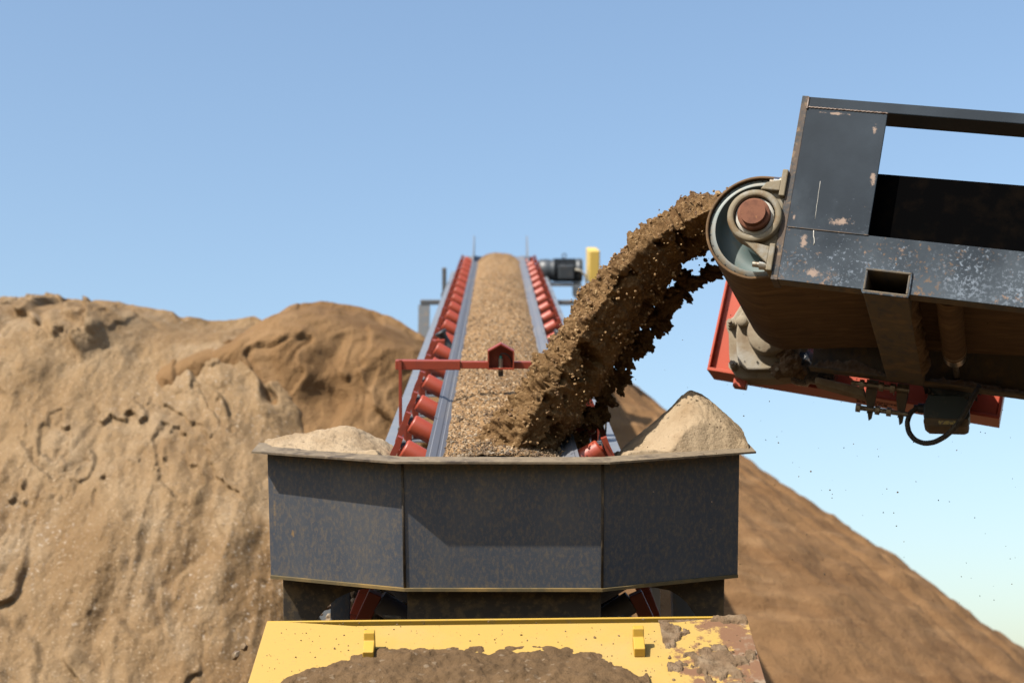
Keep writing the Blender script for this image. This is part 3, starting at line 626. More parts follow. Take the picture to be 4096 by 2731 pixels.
for x in (-.62, .62):
    for v in (.6, 1.9):
        p = OS + MS @ np.array((x, v, -1.26)); c = [toS((p[0] + dx, p[1] + dy, z)) for z in (-.02, p[2]) for dx, dy in ((-.03, -.03), (.03, -.03), (.03, .03), (-.03, .03))]
        MB().hexa(c).build('leg', 'frame_grey', FC)
for x0, x1, v in ((-.74, -.66, .8), (.70, .74, 1.3)):
    p0 = OS + MS @ np.array((x0, v, -.55)); p1 = OS + MS @ np.array((x1, v, -.55))
    MB().box((p0[0], p0[1], -.02), (p1[0], p0[1] + .05, p0[2] - .03)).build('standing_post', 'hopper_steel' if x0 < 0 else 'white_paint').update_tag()
    o_ = [o for o in bpy.data.objects if o.name.startswith('standing_post')][-1]
    tag(o_, 'dusty steel post standing behind the hopper arch' if x0 < 0 else 'pale post behind the shaded hopper arch', 'post')
# small safety mesh panel and a pile of rubble beyond the arch
p = OS + MS @ np.array((-.63, 1.75, -.9)); b = MB()
for k in range(9): b.box((p[0] - .10 + .022 * k, p[1], p[2] - .25), (p[0] - .10 + .022 * k + .006, p[1] + .006, p[2] + .45))
for k in range(22): b.box((p[0] - .10, p[1] + .0065, p[2] - .25 + .032 * k), (p[0] + .085, p[1] + .012, p[2] - .25 + .032 * k + .006))
MP = empty('mesh_guard', Matrix.Identity(4), 'small yellow mesh guard glimpsed through the hopper arch', 'guard'); b.build('mesh', 'yellow_plain', MP)
MB().box((p[0] - .12, p[1] + .013, 0), (p[0] - .1, p[1] + .035, p[2] + .47)).box((p[0] + .09, p[1] + .013, 0), (p[0] + .11, p[1] + .035, p[2] + .47)).build('frame', 'white_paint', MP)
n = 500; q = OS + MS @ np.array((-.68, 1.35, -.98)); R0 = rng.normal(size=(n, 3)) * np.array((.16, .16, .0)); R0[:, 2] = .18 - np.hypot(R0[:, 0], R0[:, 1]) * .7
X = np.linspace(-.7, .7, 60)[:, None] + np.zeros((1, 60)); Y = X.T
me = grid_mesh('rubble_pile', P3(q[0] + X * 1.0, q[1] + Y, np.maximum(q[2] + .16 - np.hypot(X, Y) * 1.2 + .05 * fbm(P3(X * 6, Y * 6, 0 * X), 4), -.05)))
RP = tag(obj('rubble_pile', me, 'caked_dirt'), 'sunlit stony rubble behind the hopper arch', 'rubble', kind='stuff')
pb = obj('stones', stones('stones', R0 + q, rng.uniform(.01, .035, n), .6), 'pebble', RP, kind='stuff')

# ================================================================== YELLOW APRON in front of the hopper
sl_ = math.radians(33.5); Pt = np.array((0, -math.cos(sl_), -math.sin(sl_))); Pn = np.array((0, -math.sin(sl_), math.cos(sl_)))
Px = np.cross(Pt, Pn)          # x, down-slope, normal -> right handed
OP = np.array((-.02, 5.75, .497 + EYE))
MP_ = np.stack([np.array((1., 0, 0)), -Pt, Pn], 1)     # local: x, up-slope, normal
FP = mat4(MP_, OP); rollP = Matrix.Rotation(-.012, 4, 'Y'); FP = FP @ rollP
AP = empty('yellow_apron', FP, 'sloping yellow steel apron plate, rusted at one side, below the dark hopper', 'apron')
W0 = .872
MB().prism([(-W0, -1.3), (W0, -1.3), (W0, 0), (.79, 0), (.62, -.034), (-.55, -.036), (-.80, 0), (-W0, 0)], 2, -.012, 0).build('plate', 'yellow_paint', AP, .002)
MB().box((-W0, -.0005 + .001, -.16), (W0, .011, -.001)).build('top_flange', 'yellow_plain', AP, .003)
for x, hgt, nm in ((-.478, .070, 0), (.462, .075, 1)):
    b = MB(); y0 = -.235
    b.prism([(y0 - .045, .0005), (y0 + .045, .0005), (y0 + .045, hgt), (y0 + .02, hgt), (y0 + .012, hgt * .62), (y0 - .045, hgt * .45)], 0, x - .019, x + .019)
    b.build('lug', 'yellow_plain', AP, .003)
for x in (-.8, .8):
    for t in (-.15, -1.15):
        p = OP + MP_ @ np.array((x, t, -.02)); lc = lambda w: tuple(MP_.T @ (np.array(w) - OP))
        c = [lc((p[0] + dx, p[1] + dy, z)) for z in (-.02, p[2] - .01) for dx, dy in ((-.04, -.04), (.04, -.04), (.04, .04), (-.04, .04))]
        MB().hexa(c).build('leg', 'frame_grey', AP)
# soil lying on the apron
nx, nt_ = 220, 150
X = np.linspace(-.84, .48, nx)[:, None] + np.zeros((1, nt_)); T = np.linspace(-1.25, -.06, nt_)[None] + np.zeros((nx, 1))
edge = -.165 - .9 * np.clip(np.abs(X + .14) - .32, 0, None) ** 1.35 - .10 * np.clip(-X - .35, 0, None) + .012 * fbm(P3(X * 9, 0 * X, 0 * X + 2), 4)
dd = edge - T
H = -.012 + .050 * (1 - np.exp(-np.clip(dd, -.1, None) * 8)) + (.012 * fbm(P3(X * 10, T * 10, 0 * X), 5, .6) + .012 * (.4 - worley(P3(X * 26, T * 26, 0 * X)))) * smooth(-.01, .05, dd)
H = np.where(dd < -.015, -.012, np.clip(H, -.012, None))
SOA = obj('soil_mound', grid_mesh('soil_mound', P3(X, T, H)), 'apron_soil'); SOA.matrix_world = FP
tag(SOA, 'dark crumbly soil mound lying on the yellow apron', 'soil')
X = np.linspace(.55, .868, 90)[:, None] + np.zeros((1, 90)); T = np.linspace(-.75, -.004, 90)[None] + np.zeros((90, 1))
k1 = fbm(P3(X * 5 + 3, T * 5, 0 * X), 5, .6)
m1 = smooth(-.02, .10, k1 + .25 * np.exp(-((X - .80) / .09) ** 2 - ((T + .03) / .03) ** 2) * 2 + .2 * np.exp(-((T + .28) / .09) ** 2 - ((X - .70) / .1) ** 2) - .16)
H = -.006 + .016 * m1 + .006 * fbm(P3(X * 30, T * 30, 0 * X), 3) * m1
o_ = obj('dried_dirt', grid_mesh('dried_dirt', P3(X, T, H)), 'caked_dirt'); o_.matrix_world = FP
tag(o_, 'thin patches of dried dirt stuck to the rusted corner of the apron', 'dirt', kind='stuff')
n = 420; X = rng.uniform(-.85, .85, n); T = -rng.uniform(.01, .5, n)
o_ = obj('dirt_crumbs', stones('dirt_crumbs', P3(X, T, 0 * X + .001), rng.exponential(.0012, n) + .0006, .7), 'caked_dirt', kind='stuff'); o_.matrix_world = FP
tag(o_, 'fine soil crumbs scattered over the yellow apron', 'crumbs', kind='stuff')

# ================================================================== DISCHARGE CONVEYOR (upper right)
DC = empty('discharge_conveyor', FR, 'dark blue-grey discharge conveyor with a head pulley, seen from below, pouring soil', 'conveyor')
AL = 4.6
# near side beam (channel) with an opening for the cross tube
b = MB(); b.prism([(0, .0), (.304, .0), (.304, .0785), (.464, .0785), (.464, .0), (AL, .0), (AL, .2), (0, .2)], 1, 0, .012)
b.build('side_beam', 'blue_grey_paint', DC, .0015)
for q0, q1, c_ in ((0, .304, .0), (.464, AL, .0), (0, AL, .1895)): MB().box((q0, .0125, c_), (q1, .075, c_ + .0100)).build('beam_flange', 'dusty_tube', DC, .0015)
MB().box((.0, -.0015, .2005), (.292, .0105, .666)).build('side_post', 'blue_grey_paint', DC, .002)
MB().box((-.026, .001, -.002), (-.0005, .11, .712)).build('end_plate', 'rust_edge', DC, .002)
MB().box((.0, -.003, .6675), (AL, .13, .708)).build('top_rail', 'blue_grey_paint', DC, .003)
b = MB(); pts = [(.004 + .29 * k / 60, -.002, .667 + .0012 * math.sin(k * 2.1)) for k in range(61)]; b.tube(pts, .0035, 6); b.build('weld_bead', 'weld', DC)
b = MB(); pts = [(.004 + .29 * k / 40, -.0012, .2003) for k in range(41)]; b.tube(pts, .0022, 6); b.build('weld_bead', 'rust_edge', DC)
b = MB(); b.tube([(.0, -.003, .66 + .0013 * k) for k in range(36)], .0045, 6); b.build('weld_bead', 'weld', DC)
b = MB(); b.tube([(.0925, -.0016, .385), (.0935, -.0018, .365), (.0932, -.0017, .34), (.0948, -.0019, .315), (.0945, -.0017, .29), (.0962, -.0018, .262), (.0965, -.0014, .24)], .0008, 5); b.build('paint_scratch', 'bearing_white', DC)
b = MB(); b.tube([(.0985, -.0002, .197), (.1000, -.0004, .188), (.1015, -.0006, .176), (.1060, -.0004, .165), (.1085, -.0006, .152), (.1065, -.0002, .143)], .0019, 5); b.build('paint_scratch', 'bearing_white', DC)
# far side beam
b = MB(); b.box((-.04, 1.45, .0105), (AL, 1.462, .2)); b.box((-.04, 1.385, 0), (AL, 1.462, .010)); b.box((-.04, 1.385, .19), (AL, 1.4495, .2))
b.build('side_beam', 'dusty_tube', DC, .0015)
MB().box((0.0, 1.4505, .2005), (.29, 1.462, .666)).build('side_post', 'blue_grey_paint', DC, .002)
MB().box((0.0, 1.33, .6675), (AL, 1.462, .708)).build('top_rail', 'blue_grey_paint', DC, .003)
# cross tube, hollow
b = MB(); a0, a1, c0, c1, t_ = .3045, .4635, -.012, .078, .009
b.box((a0, -.010, c0), (a1, 1.384, c0 + t_)); b.box((a0, -.010, c1 - t_), (a1, 1.384, c1)); b.box((a0, -.010, c0 + t_), (a0 + t_, 1.384, c1 - t_)); b.box((a1 - t_, -.010, c0 + t_), (a1, 1.384, c1 - t_))
b.build('cross_tube', 'dusty_tube', DC, .004)
b = MB(); q = [(a0, c0), (a1, c0), (a1, c1), (a0, c1), (a0, c0)]
b2 = [(q[k][0] + (q[k + 1][0] - q[k][0]) * j / 12, -.004, q[k][1] + (q[k + 1][1] - q[k][1]) * j / 12) for k in range(4) for j in range(12)] + [(a0, -.004, c0)]
b.tube(b2, .005, 6); b.build('weld_bead', 'blue_grey_paint', DC)
for a_ in (1.6, 2.9): MB().box((a_, .0765, .02), (a_ + .12, 1.384, .10)).build('cross_tube', 'dusty_tube', DC, .004)
# skirts and carrying belt
MB().prism([(.12, .205), (AL, .205), (AL, .52), (.30, .468), (.12, .463)], 1, .090, .110).build('skirt', 'black_rubber', DC, .004)
MB().prism([(.12, .205), (AL, .205), (AL, .535), (.30, .495), (.12, .49)], 1, 1.24, 1.262).build('skirt', 'black_rubber', DC, .004)
for a_ in (1.3, 2.4): MB().box((a_, .07, .19), (a_ + .06, .089, .24)).build('skirt_arm', 'frame_grey', DC)
# head pulley: shell, end ring, recessed disc, hub
PC = np.array((-.121, 0, .225)); PR = .193
def pc(b_): return (PC[0], b_, PC[2])
pul = MB().lathe(pc(0), (0, 1, 0), [(PR - .024, .135), (PR - .004, .135), (PR, .142), (PR, 1.178), (PR - .004, 1.185), (PR - .024, 1.185)], 96).build('head_pulley', 'ring_metal', DC)
MB().lathe(pc(0), (0, 1, 0), [(PR - .024, .1355), (PR - .0245, .235), (.075, .240), (.075, .20), (.03, .20)], 96).build('end_disc', 'teal_paint', pul)
b = MB()
for k in range(26):
    a = 2 * math.pi * k / 26; d = np.array((math.cos(a), 0, math.sin(a)))
    b.cyl(np.array(pc(.133)) + d * (PR - .006), np.array(pc(.142)) + d * (PR - .006), .0028, n=6)
b.build('rim_rivet', 'dark_recess', pul)
MB().cyl(pc(-.062), pc(1.5), .046, n=40).build('shaft', 'rust_steel', pul)
MB().lathe(pc(0), (0, 1, 0), [(.0465, -.040), (.058, -.040), (.060, -.036), (.060, -.01), (.0465, -.01)], 40).build('shaft_collar', 'rust_steel', pul)
MB().lathe(pc(0), (0, 1, 0), [(.001, 1.187), (PR - .03, 1.187)], 48).build('end_disc', 'teal_paint', pul)
# bearing block bolted to the end plate
B0, B1 = -.018, .062
ring = [(PC[0] + .100 * math.cos(a), PC[2] + .100 * math.sin(a)) for a in np.linspace(math.radians(112), math.radians(248), 22)]
prof = [(-.0265, .412), (-.044, .412), (-.046, .36), (-.085, .342)] + ring[0:] + [(-.075, .098), (-.046, .078), (-.044, .030), (-.0265, .030)]
bb = MB().prism(prof, 1, B0 + .03, B1)
bear = bb.build('bearing', 'bearing_cast', DC, .006)
for c_ in (.026, .312): MB().box((-.048, -.014, c_), (-.0265, .085, c_ + .103)).build('bearing_foot', 'bearing_cast', bear, .004)
MB().lathe(pc(0), (0, 1, 0), [(.1, B0 + .04), (.1, B0 + .002), (.096, B0 - .004), (.080, B0 - .004), (.076, B0), (.075, B0 + .028)], 56).build('bearing_ring', 'bearing_cast', bear)
MB().lathe(pc(0), (0, 1, 0), [(.0755, B0 + .027), (.069, B0 + .027)], 48).build('seal_groove', 'dark_recess', bear)
MB().lathe(pc(0), (0, 1, 0), [(.0705, B0 + .029), (.0705, B0 + .012), (.050, B0 + .012)], 48).build('inner_race', 'bearing_white', bear)
for q in ([(-.046, .331), (-.046, .374), (-.1, .358), (-.118, .330)], [(-.046, .050), (-.046, .116), (-.16, .134), (-.13, .116)]):
    MB().prism(q, 1, -.014, .012).build('bearing_rib', 'bearing_cast', bear, .004)
for a_, c_, l_ in ((-.048, .052, .055), (-.048, .372, .045)):
    MB().cyl((a_, .02, c_), (a_ - .008, .02, c_), .022, n=24).build('washer', 'zinc', bear)
    MB().cyl((a_ - .0085, .02, c_), (a_ - .030, .02, c_), .0185, n=6).build('nut', 'bright_steel', bear, .0015)
    MB().cyl((a_ - .0305, .02, c_), (a_ - l_, .02, c_), .0105, n=16).build('bolt_end', 'zinc', bear)
# belt round the pulley
path = []
for a_ in np.linspace(4.5, .6, 12): path.append((a_, .424 + .012 * smooth(0, 2, np.array(a_))))
for t in np.linspace(math.pi / 2, 3 * math.pi / 2, 60): path.append((PC[0] + (PR + .0055) * math.cos(t), PC[2] + (PR + .0055) * math.sin(t)))
path += [(-.05, .0415), (.05, .055), (.15, .073), (.25, .088), (.35, .097), (.5, .107), (.62, .113), (.9, .135), (1.5, .155), (4.5, .16)]
path = np.array(path); d = np.gradient(path, axis=0); d /= np.linalg.norm(d, axis=1)[:, None]; nn = np.stack([-d[:, 1], d[:, 0]], 1)
th_ = .0048; bs = np.concatenate([[.123, .126], np.linspace(.14, 1.18, 42), [1.194, 1.197]])
sag = .010 * np.sin((bs - .2) / 1.0 * math.pi)
rows = []
for (p_, n_) in zip(path, nn):
    o_ = [(p_[0] - n_[0] * th_, q, p_[1] - n_[1] * th_) for q in bs]; i_ = [(p_[0] + n_[0] * th_, q, p_[1] + n_[1] * th_) for q in bs[::-1]]
    rows.append(o_ + i_)
V = np.array(rows); me = grid_mesh('belt', V, True, True)
obj('belt', me, 'dusty_belt', DC)
# return roller
rr_ = MB().cyl((.59, .13, .0565), (.59, .985, .0565), .048, n=36).build('return_roller', 'dusty_belt', DC)
MB().cyl((.59, .9855, .0565), (.59, 1.075, .0565), .046, n=36).build('roller_end', 'bright_steel', rr_)
MB().lathe((.59, 0, .0565), (0, 1, 0), [(.047, .945), (.0495, .947), (.0495, .952), (.047, .954)], 36).build('roller_band', 'zinc', rr_)
MB().cyl((.59, .08, .0565), (.59, 1.44, .0565), .013, n=14).build('roller_axle', 'zinc', rr_)
# gearbox at the far end of the shaft
gp = [(-.30, .37), (-.414, .27), (-.442, .202), (-.464, .185), (-.464, .148), (-.449, .121), (-.429, .021), (-.420, -.01), (-.404, -.05), (-.382, -.071), (-.346, -.082), (-.219, -.064), (-.135, -.045), (-.11, .0), (-.087, .06), (-.05, .20), (-.1, .36)]
gb = MB().prism(gp, 1, 1.525, 1.66).build('gearbox', 'dusty_gear', DC, .007)
gi = [(-.29, .34), (-.385, .26), (-.41, .20), (-.408, .12), (-.39, .03), (-.37, -.025), (-.335, -.045), (-.22, -.03), (-.15, -.01), (-.11, .06), (-.09, .2), (-.13, .33)]
MB().prism(gi, 1, 1.488, 1.53).build('gear_cover', 'dusty_gear', gb, .008)
MB().lathe((-.245, 0, .135), (0, 1, 0), [(.001, 1.435), (.098, 1.435), (.105, 1.442), (.108, 1.49)], 48).build('hub_boss', 'dusty_gear', gb)
MB().lathe((-.385, 0, .172), (0, 1, 0), [(.001, 1.45), (.023, 1.45), (.025, 1.454), (.025, 1.49)], 28).build('plug', 'dusty_gear', gb)
for a_, c_ in ((-.442, .165), (-.398, -.028), (-.19, -.030)):
    b = MB(); b.cyl((a_, 1.48, c_), (a_, 1.526, c_), .018, n=6); b.cyl((a_, 1.455, c_), (a_, 1.4795, c_), .009, n=12); b.cyl((a_, 1.515, c_), (a_, 1.5245, c_), .023, n=20); b.build('bolt', 'dusty_gear', gb)
MB().box((-.395, 1.56, -.115), (-.335, 1.62, -.075)).build('torque_lug', 'guard_red', gb, .004)
b = MB(); b.lathe((-.135, 1.60, .03), (1, 0, 0), [(.001, 0), (.085, 0), (.09, .02), (.09, .07), (.075, .08), (.075, .16), (.09, .165), (.09, .19), (.001, .2)], 36); b.build('motor_flange', 'oily', gb)
for k, (a_, b_, c_, r_) in enumerate(((-.165, 1.47, .055, .042), (-.135, 1.47, .005, .05), (-.185, 1.478, -.03, .036), (-.09, 1.50, -.02, .03), (-.20, 1.46, .085, .03))):
    o_ = obj('caked_dirt', blob('caked_dirt', r_, .28, 1.5, 40, k, (1, .55, 1)), 'caked_dirt', gb); o_.location = (a_, b_, c_)
gb.location = (0, 0, .018)
# gearmotor body and its cast skirt, dusty
MB().prism([(-.02, -.030), (.20, -.050), (.212, -.092), (.12, -.082), (-.02, -.062)], 1, 1.50, 1.60).build('motor_skirt', 'dusty_gear', gb, .008)
# red drive guard box behind it
G0 = 1.705
rg = MB().box((-.540, G0 + .012, .004), (.770, G0 + .17, .47)).build('drive_guard', 'guard_red', DC, .004)
b = MB(); b.box((-.552, G0 - .02, -.012), (.785, G0 + .185, .0035)); b.box((-.552, G0 - .02, .004), (-.5415, G0 + .185, .478)); b.box((.7715, G0 - .02, .004), (.785, G0 + .185, .478))
b.build('guard_tray', 'guard_red', rg, .002)
for txt, a_, b_ in (('WARNING', .140, G0 + .075), ('BEFORE', .140, G0 + .125)):
    cu = bpy.data.curves.new('lettering', 'FONT'); cu.body = txt; cu.size = .042; cu.extrude = .0008
    tmp = bpy.data.objects.new('tmp', cu); COL.objects.link(tmp); dg = bpy.context.evaluated_depsgraph_get(); dg.update()
    me = bpy.data.meshes.new_from_object(tmp.evaluated_get(dg)); bpy.data.objects.remove(tmp); me.name = 'lettering'
    o_ = obj('lettering', me, 'ink', rg); o_.location = (a_, b_, -.0140); o_.rotation_euler = (math.pi, 0, 0)
rg.rotation_euler = (0, .031, 0); rg.location = (0, 0, -.016)
# tension plates with threaded rods
for a_ in (.2365, .370):
    MB().prism([(a_ - .026, -.0005), (a_ + .026, -.0005), (a_ + .026, -.055), (a_ + .020, -.172), (a_ + .008, -.184), (a_ - .022, -.07)], 1, 1.462, 1.482).build('tension_plate', 'dusty_tube', DC, .003)
    MB().prism([(1.4825, -.004), (1.60, -.004), (1.60, -.06), (1.52, -.12), (1.4825, -.15)], 0, a_ - .006, a_ + .006).build('tension_gusset', 'dusty_tube', DC)
for c_, a0_, a1_ in ((-.030, .148, .40), (-.137, .197, .41)):
    rd = MB(); rd.cyl((a0_, 1.447, c_), (a1_, 1.447, c_), .0105, n=14)
    for k in range(int((a1_ - a0_) / .006)): rd.lathe((a0_ + .003 + .006 * k, 1.447, c_), (1, 0, 0), [(.0104, -.002), (.0122, 0), (.0104, .002)], 12)
    rd = rd.build('threaded_rod', 'zinc', DC)
    for a_ in (.2365 - .042, .2365 + .042, .370 - .042):
        MB().cyl((a_ - .010, 1.447, c_), (a_ + .010, 1.447, c_), .0205, n=6).build('nut', 'zinc', rd, .001)
# junction box, gland, cable loop, motor
jb = MB().prism([(.486, -.046), (.631, -.028), (.656, -.046), (.670, -.114), (.655, -.150), (.503, -.168), (.480, -.150), (.472, -.101)], 1, 1.40, 1.56).build('junction_box', 'teal_box', DC, .006)
MB().prism([(.482, -.1505), (.668, -.1305), (.668, -.158), (.652, -.168), (.505, -.186), (.482, -.172)], 1, 1.392, 1.568).build('box_lid', 'dusty_tube', jb, .005)
MB().hexa([(.545, 1.3915, -.171), (.622, 1.3915, -.162), (.622, 1.392 - .0001, -.162), (.545, 1.392 - .0001, -.171), (.545, 1.3905, -.156), (.622, 1.3905, -.147), (.622, 1.3918, -.147), (.545, 1.3918, -.156)]).build('rating_plate', 'sticker', jb)
MB().cyl((.473, 1.46, -.098), (.447, 1.46, -.100), .022, n=12).cyl((.4465, 1.46, -.100), (.430, 1.458, -.104), .016, n=12).build('cable_gland', 'black_plastic', jb)
cp = np.array([(.441, 1.455, -.104), (.418, 1.45, -.128), (.411, 1.44, -.174), (.426, 1.43, -.219), (.457, 1.42, -.250), (.498, 1.41, -.261), (.541, 1.40, -.251), (.588, 1.385, -.217), (.628, 1.38, -.160), (.654, 1.378, -.094), (.672, 1.38, -.034), (.690, 1.40, .02)])
tt = np.linspace(0, len(cp) - 1, 70); fine = np.stack([np.interp(tt, range(len(cp)), cp[:, k]) for k in range(3)], 1)
for _ in range(4): fine[1:-1] = (fine[:-2] + 2 * fine[1:-1] + fine[2:]) / 4
MB().tube(fine, .0115, 12).build('cable', 'cable', DC)
mt = MB().lathe((.565, 1.52, .08), (0, 1, 0), [(.001, 0), (.10, 0), (.115, .01), (.115, .17), (.001, .18)], 36).build('gearmotor', 'teal_box', DC)
b = MB()
for k in range(24):
    a = 2 * math.pi * k / 24; d = np.array((math.cos(a), 0, math.sin(a))); t = np.array((-math.sin(a), 0, math.cos(a))); c_ = np.array((.565, 0, .08))
    q = [c_ + d * r + t * w + np.array((0, y, 0)) for y in (1.535, 1.69) for r, w in ((.113, -.002), (.132, -.002), (.132, .002), (.113, .002))]
    b.hexa(q)
b.build('cooling_fin', 'teal_box', mt)
# dirt lying on the far flange and clinging to the cross tube
def dirt_strip(a0, a1, b0, b1, c_, h, seed, parent, amp=1.):
    na, nb = 160, 26
    A = np.linspace(a0, a1, na)[:, None] + np.zeros((1, nb)); Bq = np.linspace(b0, b1, nb)[None] + np.zeros((na, 1)); s = (Bq - b0) / (b1 - b0)
    H = h * (.5 + .7 * fbm(P3(A * 4 + seed, 0 * A, 0 * A), 3)) * smooth(0, .25, s) + .012 * amp * fbm(P3(A * 40, Bq * 40, 0 * A + seed), 4, .6) * smooth(0, .3, s) + .012 * amp * (.45 - worley(P3(A * 70, Bq * 70, 0 * A + seed)))
    e = smooth(0, .04, A - a0) * smooth(0, .04, a1 - A)
    return obj('dirt_layer', grid_mesh('dirt_layer', P3(A, Bq, c_ + np.clip(H * e, -.002, None))), 'caked_dirt', parent, kind='stuff')
dirt_strip(-.03, .31, 1.387, 1.449, .0105, .05, 3, DC); dirt_strip(.46, 1.8, 1.387, 1.449, .0105, .045, 9, DC)
nb_, nc_ = 120, 20
Bq = np.linspace(.15, 1.3, nb_)[:, None] + np.zeros((1, nc_)); Cq = np.linspace(-.012, .075, nc_)[None] + np.zeros((nb_, 1))
s = (Cq + .012) / .087
A = a1 - .002 + (.02 + .028 * fbm(P3(Bq * 5, Cq * 5, 0 * Bq + 8), 4, .6) + .010 * (.5 - worley(P3(Bq * 50, Cq * 50, 0 * Bq)))) * np.clip(np.sin(s * math.pi), 0, 1) ** .5 * smooth(0, .15, Bq - .15) * smooth(0, .1, 1.3 - Bq)
obj('dirt_layer', grid_mesh('dirt_layer', P3(A, Bq, Cq)), 'caked_dirt', DC, kind='stuff')
# frame legs well along the conveyor
for b_ in (.04, 1.42):
    p = OR + MR @ np.array((3.9, b_, .0)); c = [toR((p[0] + dx, p[1] + dy, z)) for z in (-.02, p[2] + .03) for dx, dy in ((-.05, -.05), (.05, -.05), (.05, .05), (-.05, .05))]
    MB().hexa(c).build('support_leg', 'frame_grey', DC)

# ================================================================== FALLING SOIL
bp = np.array([(.30, .428), (-.02, .430), (-.135, .432), (-.30, .420), (-.45, .372), (-.580, .285), (-.69, .150), (-.785, -.04), (-.865, -.24), (-.945, -.46), (-1.015, -.70), (-1.075, -.95)])
cum = np.concatenate([[0], np.cumsum(np.linalg.norm(np.diff(bp, axis=0), axis=1))])
def sp(s):
    # Catmull-Rom through the points
    k = np.clip(np.searchsorted(cum, s) - 1, 0, len(bp) - 2); t = ((s - cum[k]) / (cum[k + 1] - cum[k]))[..., None]
    p0 = bp[np.clip(k - 1, 0, None)]; p1 = bp[k]; p2 = bp[k + 1]; p3 = bp[np.clip(k + 2, None, len(bp) - 1)]
    return .5 * (2 * p1 + (p2 - p0) * t + (2 * p0 - 5 * p1 + 4 * p2 - p3) * t * t + (3 * p1 - p0 - 3 * p2 + p3) * t ** 3)
ns, nth = 620, 300
S_ = np.linspace(0, cum[-1] - .01, ns); C_ = sp(S_); D_ = np.gradient(C_, axis=0); D_ /= np.linalg.norm(D_, axis=1)[:, None]; N_ = np.stack([D_[:, 1], -D_[:, 0]], 1)
N_ = np.where((N_[:, :1] * -1 + N_[:, 1:] > 0), N_, -N_)
# section: mound above (near flank, crest, far flank), flat below
tq = np.linspace(0, 1, nth, endpoint=False)[None]; f_ = (S_ / cum[-1])[:, None]
wb = .30 + .05 * f_; hb = .125 + .02 * f_ + .075 * smooth(.68, .92, f_); dep = .03 + .09 * smooth(.12, .6, f_)
top = tq < .5; uu = np.where(top, tq * 4 - 1, 3 - tq * 4)          # -1..1 across
Bx = uu * wb
Nn = np.where(top, hb * (1 - np.abs(uu) ** 1.9) ** .8, -dep * (1 - np.abs(uu) ** 2.2))
Nn = Nn + .055 * uu * smooth(.1, .4, f_)
ragged = smooth(.3, .9, uu) * smooth(.18, .35, f_)
g = fbm(P3(S_[:, None] * 9 + 0 * tq, Bx * 9, Nn * 9), 4, .6)
Nn = np.where(top, Nn, Nn + ragged * np.clip(dep + .02, 0, None) * 1.0)
Q2 = C_[:, None, :] + N_[:, None, :] * Nn[..., None]
PT = P3(Q2[..., 0], .71 + Bx, Q2[..., 1])
# outward direction in (b, n)
du = np.roll(PT, -1, 1) - np.roll(PT, 1, 1); ds = np.gradient(PT, axis=0); nor = np.cross(ds, du); nor /= np.linalg.norm(nor, axis=-1, keepdims=True) + 1e-9
cen = P3(C_[:, 0], 0 * C_[:, 0] + .71, C_[:, 1])[:, None] + 0 * PT
flip = np.sign(((PT - cen) * nor).sum(-1).mean()); nor = nor * flip
fall = P3(PT[..., 0], PT[..., 1], PT[..., 2])
stretch = P3(S_[:, None] * 1.0 + 0 * tq, PT[..., 1], Nn)            # coordinates along the stream
q3 = PT + .02 * P3(fbm(PT * 8, 2), fbm(PT * 8 + 9, 2), fbm(PT * 8 + 19, 2))
lump = .030 * fbm(q3 * np.array((7, 5, 9)) + 3, 3, .5) + .046 * (.55 - worley(q3 * np.array((16, 11, 18)))) + .020 * (.5 - worley(q3 * 38 + 5)) + .011 * (.5 - worley(q3 * 80 + 9)) + .005 * fbm(q3 * 120, 2)
lump = lump * np.where(top, 1.12, .5)
tear = -.09 * smooth(.10, .40, fbm(q3 * np.array((9, 5, 9)) + 40, 4)) * smooth(.15, .4, f_) * np.where(top, .2, 1.)
amp = .6 + .55 * smooth(.15, .7, f_)
PT = PT + nor * (lump * amp + tear)[..., None]
FALL = empty('falling_soil', FR, 'thick stream of brown soil pouring from the conveyor head into the hopper', 'soil')
FALL['kind'] = 'stuff'
me = grid_mesh('soil_stream', PT, True, True); obj('soil_stream', me, 'wet_soil', FALL, kind='stuff')
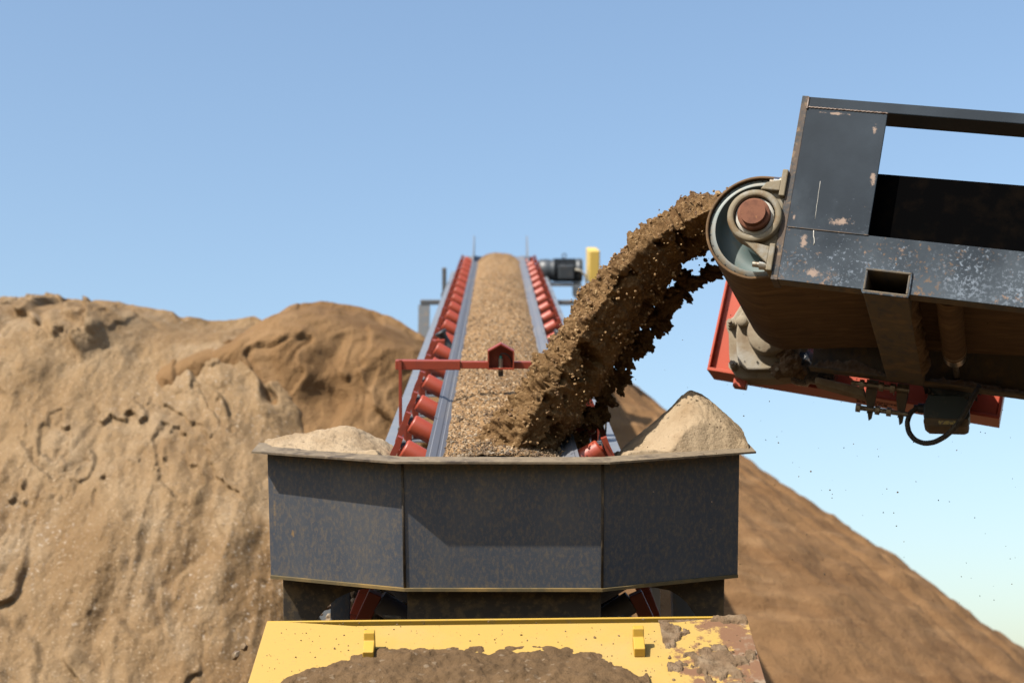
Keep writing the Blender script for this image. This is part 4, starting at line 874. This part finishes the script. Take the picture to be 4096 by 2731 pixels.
# loose grains riding on the stream and flying round it
n = 3400; ii = rng.integers(int(ns * .14), ns, n); jj = np.where(rng.random(n) < .78, rng.integers(0, nth // 2, n), rng.integers(nth // 2, nth, n))
pos = PT[ii, jj] + nor[ii, jj] * rng.exponential(.003, n)[:, None]
size = rng.uniform(.003, .0075, n) * np.where(rng.random(n) > .95, 1.9, 1)
obj('soil_grains', stones('soil_grains', pos, size, .75), 'soil_grain', FALL, kind='stuff')
n = 260; ii = rng.integers(int(ns * .2), ns, n); jj = rng.integers(int(nth * .8), nth, n) % nth
pos = PT[ii, jj] + nor[ii, jj] * rng.uniform(.01, .07, n)[:, None]; size = rng.uniform(.0025, .0065, n)
obj('soil_grains', stones('soil_grains', pos, size, .75), 'soil_grain', FALL, kind='stuff')
n = 420; ii = rng.integers(int(ns * .25), ns, n); jj = rng.integers(int(nth * .45), int(nth * .7), n)
pos = PT[ii, jj] + nor[ii, jj] * rng.uniform(.01, .11, n)[:, None]; size = rng.uniform(.003, .012, n)
obj('soil_grains', stones('soil_grains', pos, size, .75), 'wet_soil', FALL, kind='stuff')
# separate clods breaking off below the stream
cl = [(-.47, .285, .040), (-.50, .27, .03), (-.555, .225, .050), (-.60, .205, .040), (-.60, .15, .030), (-.635, .125, .062), (-.665, .055, .060), (-.70, .02, .03), (-.71, -.05, .052), (-.745, -.10, .045), (-.775, -.14, .058),
      (-.80, -.22, .050), (-.83, -.26, .055), (-.82, -.34, .034), (-.86, -.40, .052), (-.885, -.43, .060), (-.90, -.52, .035), (-.94, -.52, .048), (-.72, .075, .022), (-.56, .17, .022), (-.665, .11, .02), (-.77, -.28, .022), (-.735, -.03, .02)]
for k, (a_, c_, r_) in enumerate(cl):
    o_ = obj('soil_clod', blob('soil_clod', r_ * .88, .75, 1.3, 34, k + 2, (1.15, .9, .75)), 'wet_soil')
    o_.matrix_world = FR @ Matrix.Translation((a_ + .012, .97 + .05 * math.sin(k * 2.4), c_ - .018)) @ Matrix.Rotation(k * 1.7, 4, 'Y')
    tag(o_, 'dark crumbly soil clod breaking away beneath the falling stream', 'clod', 'soil clods below the falling stream')
# dust and grit specks in the air
n = 230; A = rng.uniform(-.9, 1.0, n); Cq = rng.uniform(-1.0, .25, n); Bq = rng.uniform(.2, 1.6, n); keep = rng.random(n) < .9
pos = P3(A, Bq, Cq); size = rng.uniform(.0012, .0032, n) * np.where(rng.random(n) > .94, 2.0, 1)
o_ = obj('grit_specks', stones('grit_specks', pos, size, .7), 'speck', kind='stuff'); o_.matrix_world = FR
tag(o_, 'fine grit specks drifting in the air below the discharge conveyor', 'grit', kind='stuff')
